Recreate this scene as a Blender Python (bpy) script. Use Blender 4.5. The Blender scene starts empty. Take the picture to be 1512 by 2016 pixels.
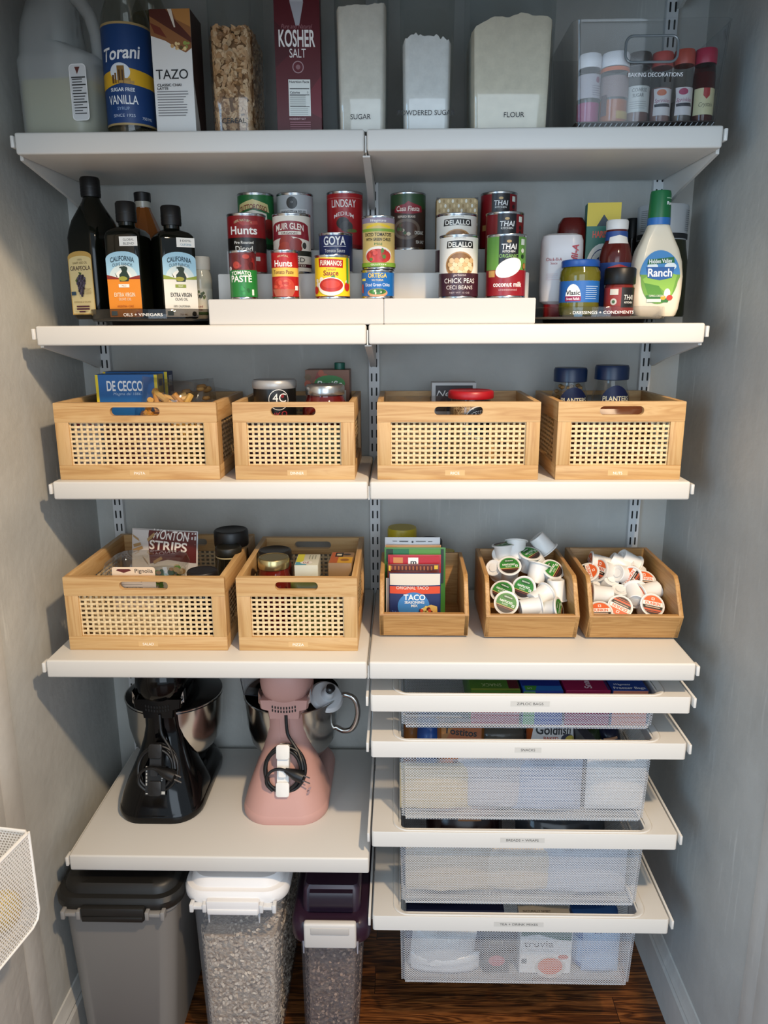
import bpy, bmesh, math, random
from mathutils import Vector, Matrix
sc = bpy.context.scene
COL = sc.collection
PI = math.pi
# ---------------------------------------------------------------- camera
CAM = Vector((0.0617, -1.751, 1.56)); FPX = 1500.0
def _axes(yaw, pitch, roll):
    F = Vector((-math.sin(yaw)*math.cos(pitch), math.cos(yaw)*math.cos(pitch), -math.sin(pitch)))
    R = Vector((math.cos(yaw), math.sin(yaw), 0)); U = R.cross(F)
    return F, math.cos(roll)*R+math.sin(roll)*U, -math.sin(roll)*R+math.cos(roll)*U
CF, CR, CU = _axes(0.0226, 0.2401, -0.0046)
cd = bpy.data.cameras.new('camera'); cam = bpy.data.objects.new('camera', cd); COL.objects.link(cam)
cd.sensor_fit = 'HORIZONTAL'; cd.sensor_width = 36; cd.lens = 36*FPX/1512; cd.clip_start = .02
cam.matrix_world = Matrix(((CR.x, CU.x, -CF.x, CAM.x), (CR.y, CU.y, -CF.y, CAM.y), (CR.z, CU.z, -CF.z, CAM.z), (0, 0, 0, 1)))
sc.camera = cam
sc.view_settings.view_transform = 'Standard'; sc.view_settings.look = 'None'
sc.view_settings.gamma = 1; sc.view_settings.use_curve_mapping = False
sc.view_settings.exposure = -0.15
sc.cycles.transparent_max_bounces = 40; sc.cycles.max_bounces = 10; sc.cycles.glossy_bounces = 4; sc.cycles.caustics_reflective = False
# ---------------------------------------------------------------- light
wd = bpy.data.worlds.new('room_world'); sc.world = wd; wd.use_nodes = True
wd.node_tree.nodes['Background'].inputs[0].default_value = (.72, .86, 1, 1)
wd.node_tree.nodes['Background'].inputs[1].default_value = .74
def lamp(name, kind, loc, target, power, color, size, size_y=None, spot=None):
    l = bpy.data.lights.new(name, kind); o = bpy.data.objects.new(name, l); COL.objects.link(o)
    o.location = loc; d = Vector(target)-Vector(loc); o.rotation_euler = d.to_track_quat('-Z', 'Y').to_euler()
    l.energy = power; l.color = color
    if kind == 'AREA':
        l.size = size
        if size_y: l.shape = 'RECTANGLE'; l.size_y = size_y
        else: l.shape = 'DISK'
    else: l.shadow_soft_size = size
    if spot: l.spot_size = spot; l.spot_blend = .6
    return o
lamp('ceiling_downlight', 'SPOT', (.78, -1.72, 2.74), (.0, -.3, .75), 192, (1, .75, .49), .05, spot=2.2)
lamp('pendant_lamp', 'SPOT', (.66, -1.42, 2.37), (-.1, -.3, 1.0), 16, (1, .78, .52), .05, spot=2.4)
lamp('garden_window', 'AREA', (.35, -3.7, 1.55), (0, -.2, 1.2), 47, (.74, .87, 1), 1.9, 2.1)
lamp('side_window', 'AREA', (-1.75, -2.95, 1.35), (.55, -.3, .9), 40, (.40, .69, 1), 1.0, 1.9)
# ---------------------------------------------------------------- pixel helpers (photo pixel + depth -> world)
def xat(px, Y, z):
    a = (px-756)/FPX; d = Vector((0, Y, z))-CAM; d.x = 0
    k = CR-a*CF
    return CAM.x-(k.y*d.y+k.z*d.z)/k.x
def zat(py, X, Y):
    a = (1008-py)/FPX; d = Vector((X, Y, 0))-CAM; d.z = 0
    k = CU-a*CF
    return CAM.z-(k.x*d.x+k.y*d.y)/k.z
def ptY(px, py, Y):
    d = CF+CR*((px-756)/FPX)+CU*((1008-py)/FPX)
    return CAM+d*((Y-CAM.y)/d.y)
def ptZ(px, py, Z):
    d = CF+CR*((px-756)/FPX)+CU*((1008-py)/FPX)
    return CAM+d*((Z-CAM.z)/d.z)
def mpp(P): return (Vector(P)-CAM).dot(CF)/FPX
# ---------------------------------------------------------------- materials
MC = {}
def lin(h):
    c = [int(h[i:i+2], 16)/255 for i in (0, 2, 4)]
    return tuple(x/12.92 if x <= .04045 else ((x+.055)/1.055)**2.4 for x in c)+(1,)
def H(h, rough=.5, metal=0, spec=.5, coat=0):
    k = (h, rough, metal, spec, coat)
    if k not in MC:
        m = bpy.data.materials.new('mat_'+h); m.use_nodes = True
        b = m.node_tree.nodes['Principled BSDF']
        b.inputs['Base Color'].default_value = lin(h); b.inputs['Roughness'].default_value = rough
        b.inputs['Metallic'].default_value = metal; b.inputs['Specular IOR Level'].default_value = spec
        b.inputs['Coat Weight'].default_value = coat; b.inputs['Coat Roughness'].default_value = .08
        MC[k] = m
    return MC[k]
def nodes(name):
    m = bpy.data.materials.new(name); m.use_nodes = True; t = m.node_tree
    return m, t, t.nodes['Principled BSDF'], lambda ty, **kw: _nn(t, ty, kw)
def _nn(t, ty, kw):
    n = t.nodes.new(ty)
    for k, v in kw.items():
        if k in n.inputs: n.inputs[k].default_value = v
        else: setattr(n, k, v)
    return n
def ramp(t, fac, stops):
    r = t.nodes.new('ShaderNodeValToRGB'); e = r.color_ramp.elements
    while len(e) < len(stops): e.new(.5)
    for q, (p, c) in zip(e, stops): q.position = p; q.color = lin(c) if isinstance(c, str) else c
    t.links.new(fac, r.inputs[0]); return r
def wood(name, scale, stops, rough=.45, along='x', bump=.15, detail=6):
    m, t, b, N = nodes(name); L = t.links.new
    tc = N('ShaderNodeTexCoord'); mp = N('ShaderNodeMapping')
    st = {'x': (.06, 1, 1), 'z': (1, 1, .06), 'y': (1, .06, 1)}[along]
    mp.inputs['Scale'].default_value = [s*scale for s in st]
    oi = N('ShaderNodeObjectInfo'); ad = N('ShaderNodeVectorMath', operation='ADD'); sm = N('ShaderNodeVectorMath', operation='SCALE')
    cx = N('ShaderNodeCombineXYZ'); L(oi.outputs['Random'], cx.inputs[0]); L(oi.outputs['Random'], cx.inputs[1]); L(oi.outputs['Random'], cx.inputs[2])
    L(cx.outputs[0], sm.inputs[0]); sm.inputs['Scale'].default_value = 7
    L(tc.outputs['Object'], ad.inputs[0]); L(sm.outputs[0], ad.inputs[1]); L(ad.outputs[0], mp.inputs[0])
    n1 = N('ShaderNodeTexNoise', Scale=1.0, Detail=3, Distortion=1.2); L(mp.outputs[0], n1.inputs[0])
    w = N('ShaderNodeMath', operation='MULTIPLY'); L(n1.outputs[0], w.inputs[0]); w.inputs[1].default_value = 5
    fr = N('ShaderNodeMath', operation='PINGPONG'); L(w.outputs[0], fr.inputs[0]); fr.inputs[1].default_value = .5
    n2 = N('ShaderNodeTexNoise', Scale=6, Detail=detail, Roughness=.7); L(mp.outputs[0], n2.inputs[0])
    mx = N('ShaderNodeMath', operation='MULTIPLY_ADD'); L(fr.outputs[0], mx.inputs[0]); mx.inputs[1].default_value = 1.0; 
    hf = N('ShaderNodeMath', operation='MULTIPLY'); L(n2.outputs[0], hf.inputs[0]); hf.inputs[1].default_value = .55; L(hf.outputs[0], mx.inputs[2])
    r = ramp(t, mx.outputs[0], stops); L(r.outputs[0], b.inputs['Base Color'])
    b.inputs['Roughness'].default_value = rough
    bp = N('ShaderNodeBump', Strength=bump, Distance=.001); L(n2.outputs[0], bp.inputs['Height']); L(bp.outputs[0], b.inputs['Normal'])
    return m
PINE = [(.15, 'b0834f'), (.45, 'c49b65'), (.7, 'cda874'), (.95, 'b98d57')]
pine_x = wood('pine_x', 30, PINE); pine_z = wood('pine_z', 30, PINE, along='z'); pine_y = wood('pine_y', 30, PINE, along='y')
BAM = [(.2, 'a27440'), (.5, 'b0844e'), (.8, 'bb9059')]
bam_x = wood('bamboo_x', 60, BAM, bump=.05); bam_y = wood('bamboo_y', 60, BAM, along='y', bump=.05)
cane = wood('cane', 80, [(.1, 'd0ae7c'), (.5, 'e2c798'), (.9, 'e8d2a8')], rough=.55)
def plaster(name, col):
    m, t, b, N = nodes(name); L = t.links.new
    tc = N('ShaderNodeTexCoord')
    n = N('ShaderNodeTexNoise', Scale=4, Detail=6, Roughness=.6); L(tc.outputs['Object'], n.inputs[0])
    c = lin(col); r = ramp(t, n.outputs[0], [(.3, tuple(x*.84 for x in c[:3])+(1,)), (.7, tuple(min(1, x*1.10) for x in c[:3])+(1,))])
    mp = N('ShaderNodeMapping'); mp.inputs['Scale'].default_value = (40, 40, 3); L(tc.outputs['Object'], mp.inputs[0])
    s = N('ShaderNodeTexNoise', Scale=1.6, Detail=5, Roughness=.65); L(mp.outputs[0], s.inputs[0])
    sr = ramp(t, s.outputs[0], [(.58, (0, 0, 0, 1)), (.70, (1, 1, 1, 1))])
    n3 = N('ShaderNodeTexNoise', Scale=5, Detail=2); L(tc.outputs['Object'], n3.inputs[0])
    gate = ramp(t, n3.outputs[0], [(.46, (0, 0, 0, 1)), (.62, (.45, .45, .45, 1))])
    mu = N('ShaderNodeMath', operation='MULTIPLY'); L(sr.outputs[0], mu.inputs[0]); L(gate.outputs[0], mu.inputs[1])
    mix = N('ShaderNodeMix', data_type='RGBA'); L(mu.outputs[0], mix.inputs['Factor']); L(r.outputs[0], mix.inputs['A'])
    mix.inputs['B'].default_value = tuple(min(1, x*1.5) for x in c[:3])+(1,)
    L(mix.outputs['Result'], b.inputs['Base Color']); b.inputs['Roughness'].default_value = .6
    n2 = N('ShaderNodeTexNoise', Scale=45, Detail=4); L(tc.outputs['Object'], n2.inputs[0])
    bp = N('ShaderNodeBump', Strength=.22, Distance=.005); L(n2.outputs[0], bp.inputs['Height']); L(bp.outputs[0], b.inputs['Normal'])
    return m
wallm = plaster('painted_plaster', 'babab5'); trimm = plaster('painted_trim', 'cac8c2')
white = H('d6d3cd', .42); whitem = H('dad8d3', .35); stdm = H('d5d6d6', .4); dark = H('0c0c0d', .6)
def clear(name, tint=(.93, .95, .95), gloss=.05, refl=.9, ior=1.45):
    m = bpy.data.materials.new(name); m.use_nodes = True; t = m.node_tree; t.nodes.clear(); L = t.links.new
    o = t.nodes.new('ShaderNodeOutputMaterial'); a = t.nodes.new('ShaderNodeBsdfTransparent'); g = t.nodes.new('ShaderNodeBsdfGlossy')
    a.inputs[0].default_value = tint+(1,); g.inputs['Roughness'].default_value = gloss; g.inputs[0].default_value = (refl, refl, refl, 1)
    f = t.nodes.new('ShaderNodeLayerWeight'); f.inputs[0].default_value = .5
    p = t.nodes.new('ShaderNodeMath'); p.operation = 'POWER'; L(f.outputs['Facing'], p.inputs[0]); p.inputs[1].default_value = 3.2
    q = t.nodes.new('ShaderNodeMath'); q.operation = 'MULTIPLY_ADD'; L(p.outputs[0], q.inputs[0]); q.inputs[1].default_value = .5; q.inputs[2].default_value = (ior-1)**2/(ior+1)**2
    x = t.nodes.new('ShaderNodeMixShader'); L(q.outputs[0], x.inputs[0]); L(a.outputs[0], x.inputs[1]); L(g.outputs[0], x.inputs[2]); L(x.outputs[0], o.inputs[0])
    return m
def milky(name, col, opac, tint=(.9, .9, .92), rough=.3):
    m = bpy.data.materials.new(name); m.use_nodes = True; t = m.node_tree; b = t.nodes['Principled BSDF']; L = t.links.new
    o = t.nodes['Material Output']; b.inputs['Base Color'].default_value = lin(col); b.inputs['Roughness'].default_value = rough
    a = t.nodes.new('ShaderNodeBsdfTransparent'); a.inputs[0].default_value = tint+(1,)
    x = t.nodes.new('ShaderNodeMixShader'); x.inputs[0].default_value = opac
    L(a.outputs[0], x.inputs[1]); L(b.outputs[0], x.inputs[2]); L(x.outputs[0], o.inputs[0])
    return m
clearm = clear('clear_plastic', (.90, .92, .92), .05, 1, 1.55); glassm = clear('clear_glass', (.9, .94, .92), .02, 1, 1.5); film = clear('clear_film', (.95, .95, .95), .12, 1, 1.6)
smoke = clear('smoked_plastic', (.52, .52, .53), .04, .9, 1.5)
def meshmat(name, axes, pitch, row, hole, col='d2d3d5'):
    m = bpy.data.materials.new(name); m.use_nodes = True; t = m.node_tree; b = t.nodes['Principled BSDF']; L = t.links.new
    o = t.nodes['Material Output']; b.inputs['Base Color'].default_value = lin(col); b.inputs['Roughness'].default_value = .4
    tc = t.nodes.new('ShaderNodeTexCoord'); sp = t.nodes.new('ShaderNodeSeparateXYZ'); L(tc.outputs['Object'], sp.inputs[0])
    def M(op, a, c=None):
        n = t.nodes.new('ShaderNodeMath'); n.operation = op
        for i, v in enumerate((a, c)):
            if v is None: continue
            if isinstance(v, (int, float)): n.inputs[i].default_value = v
            else: L(v, n.inputs[i])
        return n.outputs[0]
    u = M('DIVIDE', sp.outputs['XYZ'.index(axes[0])], pitch); v = M('DIVIDE', sp.outputs['XYZ'.index(axes[1])], row)
    fv = M('FLOOR', v); u2 = M('ADD', u, M('MULTIPLY', fv, .5))
    du = M('SUBTRACT', M('FRACT', M('ADD', u2, 100)), .5); dv = M('SUBTRACT', M('FRACT', M('ADD', v, 100)), .5)
    d = M('ADD', M('POWER', M('ABSOLUTE', M('DIVIDE', du, hole[0])), 1.6), M('POWER', M('ABSOLUTE', M('DIVIDE', dv, hole[1])), 1.6))
    s = M('GREATER_THAN', d, 1)
    a = t.nodes.new('ShaderNodeBsdfTransparent'); x = t.nodes.new('ShaderNodeMixShader')
    L(s, x.inputs[0]); L(a.outputs[0], x.inputs[1]); L(b.outputs[0], x.inputs[2]); L(x.outputs[0], o.inputs[0])
    return m
mesh_f = meshmat('expanded_metal_xz', 'XZ', .0056, .0029, (.44, .43)); mesh_s = meshmat('expanded_metal_yz', 'YZ', .0056, .0029, (.44, .43)); mesh_b = meshmat('expanded_metal_xy', 'XY', .0056, .0029, (.44, .43))
# ---------------------------------------------------------------- mesh helpers
def box(bm, x0, x1, y0, y1, z0, z1, bev=0, mi=0, seg=2):
    vs = [bm.verts.new((x, y, z)) for z in (z0, z1) for y in (y0, y1) for x in (x0, x1)]
    fs = [bm.faces.new([vs[i] for i in q]) for q in ((0, 2, 3, 1), (4, 5, 7, 6), (0, 1, 5, 4), (2, 6, 7, 3), (0, 4, 6, 2), (1, 3, 7, 5))]
    for f in fs: f.material_index = mi
    if bev:
        es = list({e for f in fs for e in f.edges})
        r = bmesh.ops.bevel(bm, geom=es, offset=bev, segments=seg, affect='EDGES', profile=.5)
        for f in r['faces']: f.material_index = mi
def loft(bm, rings, cap0=True, cap1=True, mi=0, closed=True):
    vr = [[bm.verts.new(p) for p in r] for r in rings]; n = len(vr[0])
    for a, b in zip(vr, vr[1:]):
        for i in range(n if closed else n-1):
            j = (i+1) % n
            try: bm.faces.new((a[i], a[j], b[j], b[i])).material_index = mi
            except ValueError: pass
    if cap0: bm.faces.new(vr[0][::-1]).material_index = mi
    if cap1: bm.faces.new(vr[-1]).material_index = mi
    return vr
def lathe(bm, prof, cx=0, cy=0, cz=0, seg=32, mi=0, cap0=True, cap1=True):
    loft(bm, [[(cx+r*math.cos(2*PI*i/seg), cy+r*math.sin(2*PI*i/seg), cz+z) for i in range(seg)] for r, z in [(max(r, 1e-5), z) for r, z in prof]], cap0, cap1, mi)
def rrect(w, d, r, n=5, cx=0, cy=0):
    out = []
    for sx, sy, a0 in ((1, 1, 0), (-1, 1, PI/2), (-1, -1, PI), (1, -1, 1.5*PI)):
        for i in range(n+1):
            a = a0+PI/2*i/n
            out.append((cx+sx*(w/2-r)+r*math.cos(a), cy+sy*(d/2-r)+r*math.sin(a)))
    return out
def rloft(bm, secs, n=5, mi=0, cap0=True, cap1=True):
    """secs: (w, d, r, z[, cx, cy]) rounded-rectangle sections stacked in z"""
    loft(bm, [[(x, y, s[3]) for x, y in rrect(s[0], s[1], min(s[2], s[0]/2-1e-5, s[1]/2-1e-5), n, *(s[4:6] if len(s) > 4 else (0, 0)))] for s in secs], cap0, cap1, mi)
def prism(bm, pts, axis, a, b, mi=0):
    def P(u, v, w): return {'x': (w, u, v), 'y': (u, w, v), 'z': (u, v, w)}[axis]
    loft(bm, [[P(u, v, a) for u, v in pts], [P(u, v, b) for u, v in pts]], True, True, mi)
def tube(bm, pts, r, seg=8, mi=0, closed=False):
    pts = [Vector(p) for p in pts]; n = len(pts); rs = r if isinstance(r, (list, tuple)) else [r]*n
    T = []
    for i in range(n):
        a, b = (pts[(i-1) % n], pts[(i+1) % n]) if closed else (pts[max(i-1, 0)], pts[min(i+1, n-1)])
        T.append((b-a).normalized())
    up = Vector((0, 0, 1)) if abs(T[0].z) < .9 else Vector((1, 0, 0))
    N = (up-T[0]*up.dot(T[0])).normalized(); rings = []
    for i in range(n):
        N = (N-T[i]*N.dot(T[i])).normalized(); B = T[i].cross(N)
        rings.append([tuple(pts[i]+(N*math.cos(2*PI*k/seg)+B*math.sin(2*PI*k/seg))*rs[i]) for k in range(seg)])
    if closed: rings.append(rings[0])
    loft(bm, rings, not closed, not closed, mi)
    if closed: bmesh.ops.remove_doubles(bm, verts=bm.verts, dist=1e-6)
def curve(pts, n=6, closed=False):
    pts = [Vector(p) for p in pts]; N = len(pts); out = []
    for i in range(N if closed else N-1):
        p0, p1, p2, p3 = (pts[(i+k) % N] if closed else pts[max(0, min(N-1, i+k))] for k in (-1, 0, 1, 2))
        for j in range(n):
            t = j/n; out.append(.5*((2*p1)+(p2-p0)*t+(2*p0-5*p1+4*p2-p3)*t*t+(3*p1-p0-3*p2+p3)*t**3))
    return out if closed else out+[pts[-1]]
def new(): return bmesh.new()
def obj(name, bm, mats, parent=None, smooth=True, loc=None, rot=None, ang=38):
    bmesh.ops.recalc_face_normals(bm, faces=bm.faces)
    me = bpy.data.meshes.new(name); bm.to_mesh(me); bm.free()
    for m in (mats if isinstance(mats, (list, tuple)) else [mats]): me.materials.append(m)
    if smooth:
        me.shade_smooth(); me.set_sharp_from_angle(angle=math.radians(ang))
    o = bpy.data.objects.new(name, me); COL.objects.link(o)
    if parent: o.parent = parent
    if loc: o.location = loc
    if rot: o.rotation_euler = rot
    return o
def tag(o, label, cat, group=None):
    o['label'] = label; o['category'] = cat
    if group: o['group'] = group
    return o
def thing(name, label, cat, loc, rz=0, group=None, rot=None):
    o = bpy.data.objects.new(name, None); COL.objects.link(o); o.empty_display_size = .02
    o.location = loc; o.rotation_euler = rot or (0, 0, rz)
    return tag(o, label, cat, group)
def struct(name, bm, m, smooth=False):
    o = obj(name, bm, m, None, smooth); o['kind'] = 'structure'; return o
def dup(root, loc, rot, label, group=None):
    r = root.copy(); COL.objects.link(r); r.location = loc; r.rotation_euler = rot; r['label'] = label
    if group: r['group'] = group
    for ch in root.children:
        c = ch.copy(); COL.objects.link(c); c.parent = r
    return r
# ---------------------------------------------------------------- printed labels
GL = {}
def glyphs(s, bold):
    k = (s, bold)
    if k not in GL:
        c = bpy.data.curves.new('t', 'FONT'); c.body = s; c.resolution_u = 4; c.offset = min(bold, .022)
        o = bpy.data.objects.new('t', c); me = bpy.data.meshes.new_from_object(o)
        GL[k] = ([(v.co.x, v.co.y) for v in me.vertices], [list(p.vertices) for p in me.polygons])
        bpy.data.objects.remove(o); bpy.data.curves.remove(c); bpy.data.meshes.remove(me)
    return GL[k]
def decal(name, parent, surf, items, step=None, rough=.45, off=.00018, lay=.00006, loc=None, rot=None):
    """items in mm: ('r',x0,y0,x1,y1,col) ('o',cx,cy,rx,ry,col) ('p',pts,col) ('t',text,cx,cy,h,col,{w,bold,arc,ang,shear})"""
    out = bmesh.new(); mats = []; NR = []
    for k, it in enumerate(items):
        b = bmesh.new(); col = it[-2] if isinstance(it[-1], dict) else it[-1]
        if it[0] == 'r':
            x0, y0, x1, y1 = it[1:5]; b.faces.new([b.verts.new((x, y, 0)) for x, y in ((x0, y0), (x1, y0), (x1, y1), (x0, y1))])
        elif it[0] == 'o':
            b.faces.new([b.verts.new((it[1]+it[3]*math.cos(2*PI*i/28), it[2]+it[4]*math.sin(2*PI*i/28), 0)) for i in range(28)])
        elif it[0] == 'p':
            b.faces.new([b.verts.new((x, y, 0)) for x, y in it[1]])
        elif it[0] == 't':
            _, s, cx, cy, h = it[:5]; op = it[6] if len(it) > 6 else {}
            V, Fs = glyphs(s, op.get('bold', 0))
            if not V: continue
            x0 = min(v[0] for v in V); x1 = max(v[0] for v in V)
            k1 = h/.70; kx = op['w']/(x1-x0) if 'w' in op else k1*.95
            an = math.radians(op.get('ang', 0)); ca, sa = math.cos(an), math.sin(an); vs = []
            for x, y in V:
                X = (x-(x0+x1)/2)*kx; Y = (y-.35)*k1; X += Y*op.get('shear', 0); Y += op.get('arc', 0)*X*X
                vs.append(b.verts.new((cx+X*ca-Y*sa, cy+X*sa+Y*ca, 0)))
            for f in Fs:
                try: b.faces.new([vs[i] for i in f])
                except ValueError: pass
        if step and b.verts:
            xs = [v.co.x for v in b.verts]; x = math.floor(min(xs)/step)*step+step
            while x < max(xs):
                if x > min(xs)+1e-4: bmesh.ops.bisect_plane(b, geom=b.verts[:]+b.edges[:]+b.faces[:], plane_co=(x, 0, 0), plane_no=(1, 0, 0), dist=1e-5)
                x += step
            if it[0] != 't' or 1:
                ys = [v.co.y for v in b.verts]; y = math.floor(min(ys)/(step*2))*step*2+step*2
                while y < max(ys):
                    if y > min(ys)+1e-4: bmesh.ops.bisect_plane(b, geom=b.verts[:]+b.edges[:]+b.faces[:], plane_co=(0, y, 0), plane_no=(0, 1, 0), dist=1e-5)
                    y += step*2
        m = col if not isinstance(col, str) else H(col, rough)
        if m not in mats: mats.append(m)
        idx = mats.index(m); mp = {}
        for v in b.verts:
            p0 = Vector(surf(v.co.x/1000, v.co.y/1000, off+lay*k)); mp[v] = out.verts.new(p0); NR.append((Vector(surf(v.co.x/1000, v.co.y/1000, off+lay*k+.002))-p0).normalized())
        for f in b.faces:
            try: q = out.faces.new([mp[v] for v in f.verts])
            except ValueError: continue
            q.material_index = idx; q.normal_update()
            p0 = f.calc_center_median(); s0 = Vector(surf(p0.x/1000, p0.y/1000, off)); s1 = Vector(surf(p0.x/1000, p0.y/1000, off+.002))
            if q.normal.dot(s1-s0) < 0: q.normal_flip()
        b.free()
    me = bpy.data.meshes.new(name); out.to_mesh(me); out.free()
    for m in mats: me.materials.append(m)
    if step: me.shade_smooth(); me.normals_split_custom_set_from_vertices(NR)
    o = bpy.data.objects.new(name, me); COL.objects.link(o); o.parent = parent
    if loc: o.location = loc
    if rot: o.rotation_euler = rot
    return o
def flat(y): return lambda u, v, o: (u, y-o, v)
def flatx(x, s=1): return lambda u, v, o: (x+s*o, s*u, v)
def flatz(z): return lambda u, v, o: (u, v, z+o)
def cyl(r, rot=0): return lambda u, v, o: ((r+o)*math.sin(u/r+rot), -(r+o)*math.cos(u/r+rot), v)
def revol(rf, rot=0, r0=.03): return lambda u, v, o: ((rf(v)+o)*math.sin(u/r0+rot), -(rf(v)+o)*math.cos(u/r0+rot), v)
def lerp(tab):
    def f(v):
        for (a, ra), (b, rb) in zip(tab, tab[1:]):
            if v <= b: return ra+(rb-ra)*(v-a)/(b-a) if b > a else ra
        return tab[-1][1]
    return f
def lines(x0, x1, y0, y1, n, col, h=.5):
    random.seed(int(abs(x0*7+y0*13)))
    return [('r', x0, y0+(y1-y0)*i/n, x0+(x1-x0)*random.uniform(.7, 1), y0+(y1-y0)*i/n+h, col) for i in range(n)]
# ================================================================ the closet
b = new(); box(b, -.80, .80, 0, .1, 0, 2.75); struct('wall_back', b, wallm)
b = new(); box(b, -.762, -.662, -.75, 0, 0, 2.75); struct('wall_left', b, wallm)
b = new(); box(b, .684, .784, -.72, 0, 0, 2.75); struct('wall_right', b, wallm)
b = new(); box(b, -.662, .684, -.75, 0, 2.65, 2.75); struct('ceiling', b, wallm)
b = new(); box(b, -1.9, .90, -.75, -.63, 2.025, 2.75); struct('wall_header', b, wallm)
b = new(); box(b, -1.9, -.762, -.75, -.63, 0, 2.04); struct('wall_front', b, wallm)
b = new(); box(b, -.662, -.654, -.75, -.556, 0, 2.04, .002); struct('trim_1', b, trimm, True)
b = new(); box(b, -.662, -.658, -.556, -.485, 0, 2.04, .0015); struct('trim_2', b, trimm, True)
b = new(); box(b, .680, .684, -.657, -.602, 0, 2.04, .0015); struct('trim_3', b, trimm, True)
b = new(); box(b, .674, .684, -.72, -.657, 0, 2.04, .002); struct('trim_4', b, trimm, True)
def baseboard(name, x, s, y0, y1):
    b = new(); prism(b, [(x, 0), (x-s*.013, 0), (x-s*.013, .105), (x-s*.009, .113), (x-s*.011, .120), (x-s*.007, .132), (x-s*.003, .15), (x, .152)], 'y', y0, y1)
    struct(name, b, trimm)
baseboard('baseboard_left', -.662, -1, -.485, -.014); baseboard('baseboard_right', .684, 1, -.60, -.014)
b = new(); box(b, -.649, .671, -.013, 0, 0, .15, .003); struct('baseboard_back', b, trimm)
def floormat():
    m, t, bs, N = nodes('oak_floor'); L = t.links.new
    tc = N('ShaderNodeTexCoord'); br = N('ShaderNodeTexBrick'); br.offset = .37
    mp = N('ShaderNodeMapping'); L(tc.outputs['Object'], mp.inputs[0])
    L(mp.outputs[0], br.inputs[0]); br.inputs['Scale'].default_value = 1; br.inputs['Brick Width'].default_value = .9; br.inputs['Row Height'].default_value = .083
    br.inputs['Mortar Size'].default_value = .0008; br.inputs['Color1'].default_value = (0, 0, 0, 1); br.inputs['Color2'].default_value = (1, 1, 1, 1); br.inputs['Mortar'].default_value = (.5, .5, .5, 1)
    m2 = N('ShaderNodeMapping'); m2.inputs['Scale'].default_value = (2.2, 26, 1); L(tc.outputs['Object'], m2.inputs[0])
    ad = N('ShaderNodeVectorMath', operation='ADD'); sm = N('ShaderNodeVectorMath', operation='SCALE'); L(br.outputs[0], sm.inputs[0]); sm.inputs['Scale'].default_value = 9
    L(m2.outputs[0], ad.inputs[0]); L(sm.outputs[0], ad.inputs[1])
    n = N('ShaderNodeTexNoise', Scale=1.0, Detail=4, Distortion=1.6); L(ad.outputs[0], n.inputs[0])
    mu = N('ShaderNodeMath', operation='MULTIPLY'); L(n.outputs[0], mu.inputs[0]); mu.inputs[1].default_value = 7
    pp = N('ShaderNodeMath', operation='PINGPONG'); L(mu.outputs[0], pp.inputs[0]); pp.inputs[1].default_value = .5
    n2 = N('ShaderNodeTexNoise', Scale=5, Detail=6, Roughness=.7); L(ad.outputs[0], n2.inputs[0])
    mx = N('ShaderNodeMath', operation='MULTIPLY_ADD'); L(n2.outputs[0], mx.inputs[0]); mx.inputs[1].default_value = .6; L(pp.outputs[0], mx.inputs[2])
    r = ramp(t, mx.outputs[0], [(.25, '2a160b'), (.5, '5c3418'), (.75, '845028'), (1, '9c6434')])
    gm = N('ShaderNodeMix', data_type='RGBA'); L(br.outputs['Fac'], gm.inputs['Factor']); L(r.outputs[0], gm.inputs['A']); gm.inputs['B'].default_value = lin('180c06')
    L(gm.outputs['Result'], bs.inputs['Base Color']); bs.inputs['Roughness'].default_value = .28
    bp = N('ShaderNodeBump', Strength=.1, Distance=.001); L(n2.outputs[0], bp.inputs['Height']); L(bp.outputs[0], bs.inputs['Normal'])
    return m
b = new(); box(b, -2.6, 2.6, -3.6, .1, -.08, 0); struct('floor', b, floormat())

# ================================================================ shelving
ZS = [2.262, 1.890, 1.562, 1.269, .9445, .5158]; DP = [.3184]*4+[.4259]*2
W = .6135
def standard(x, label, z0=.40):
    b = new(); box(b, x-.0125, x+.0125, -.014, 0, z0, 2.5, .001, 0, 1)
    for k in range(90):
        z = 1.1285+.0318*(k-40)
        if z < z0+.03 or z > 2.47: continue
        for s in (-1, 1): prism(b, rrect(.0036, .0185, .0017, 3, x+s*.0054, z), 'y', -.0143, -.0138, 1)
    tag(obj('wall_standard', b, [stdm, dark]), label, 'shelf rail', 'slotted wall standards')
standard(-.607, 'white slotted metal upright on the back wall, behind the left shelf ends')
standard(.0015, 'white slotted metal upright on the back wall between the two shelf bays')
standard(.607, 'white slotted metal upright on the back wall, behind the right shelf ends')
def shelf(z, d, side, label):
    x0, x1 = ((-W, -.002), (.0025, W))[side]
    b = new(); box(b, x0, x1, -d, -.016, z-.036, z, .004, 0, 3)
    tag(obj('shelf', b, white), label, 'shelf', 'white steel shelves')
SN = ['hidden above the jug', 'holding the jug, bottles and cereal', 'under the oil bottles and cans', 'under the pasta and dinner baskets', 'under the salad and pizza baskets', 'under the two stand mixers']
SR = ['above the clear baking bin, only its underside near', 'holding sugar, flour and baking bin', 'under the cans and dressings', 'under the rice and nuts baskets', 'under the three bamboo bins', '']
for i, z in enumerate(ZS):
    if i: shelf(z, DP[i], 0, 'white shelf in the left bay '+SN[i])
    if i < 5: shelf(z, DP[i], 1, 'white shelf in the right bay '+SR[i])
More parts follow.
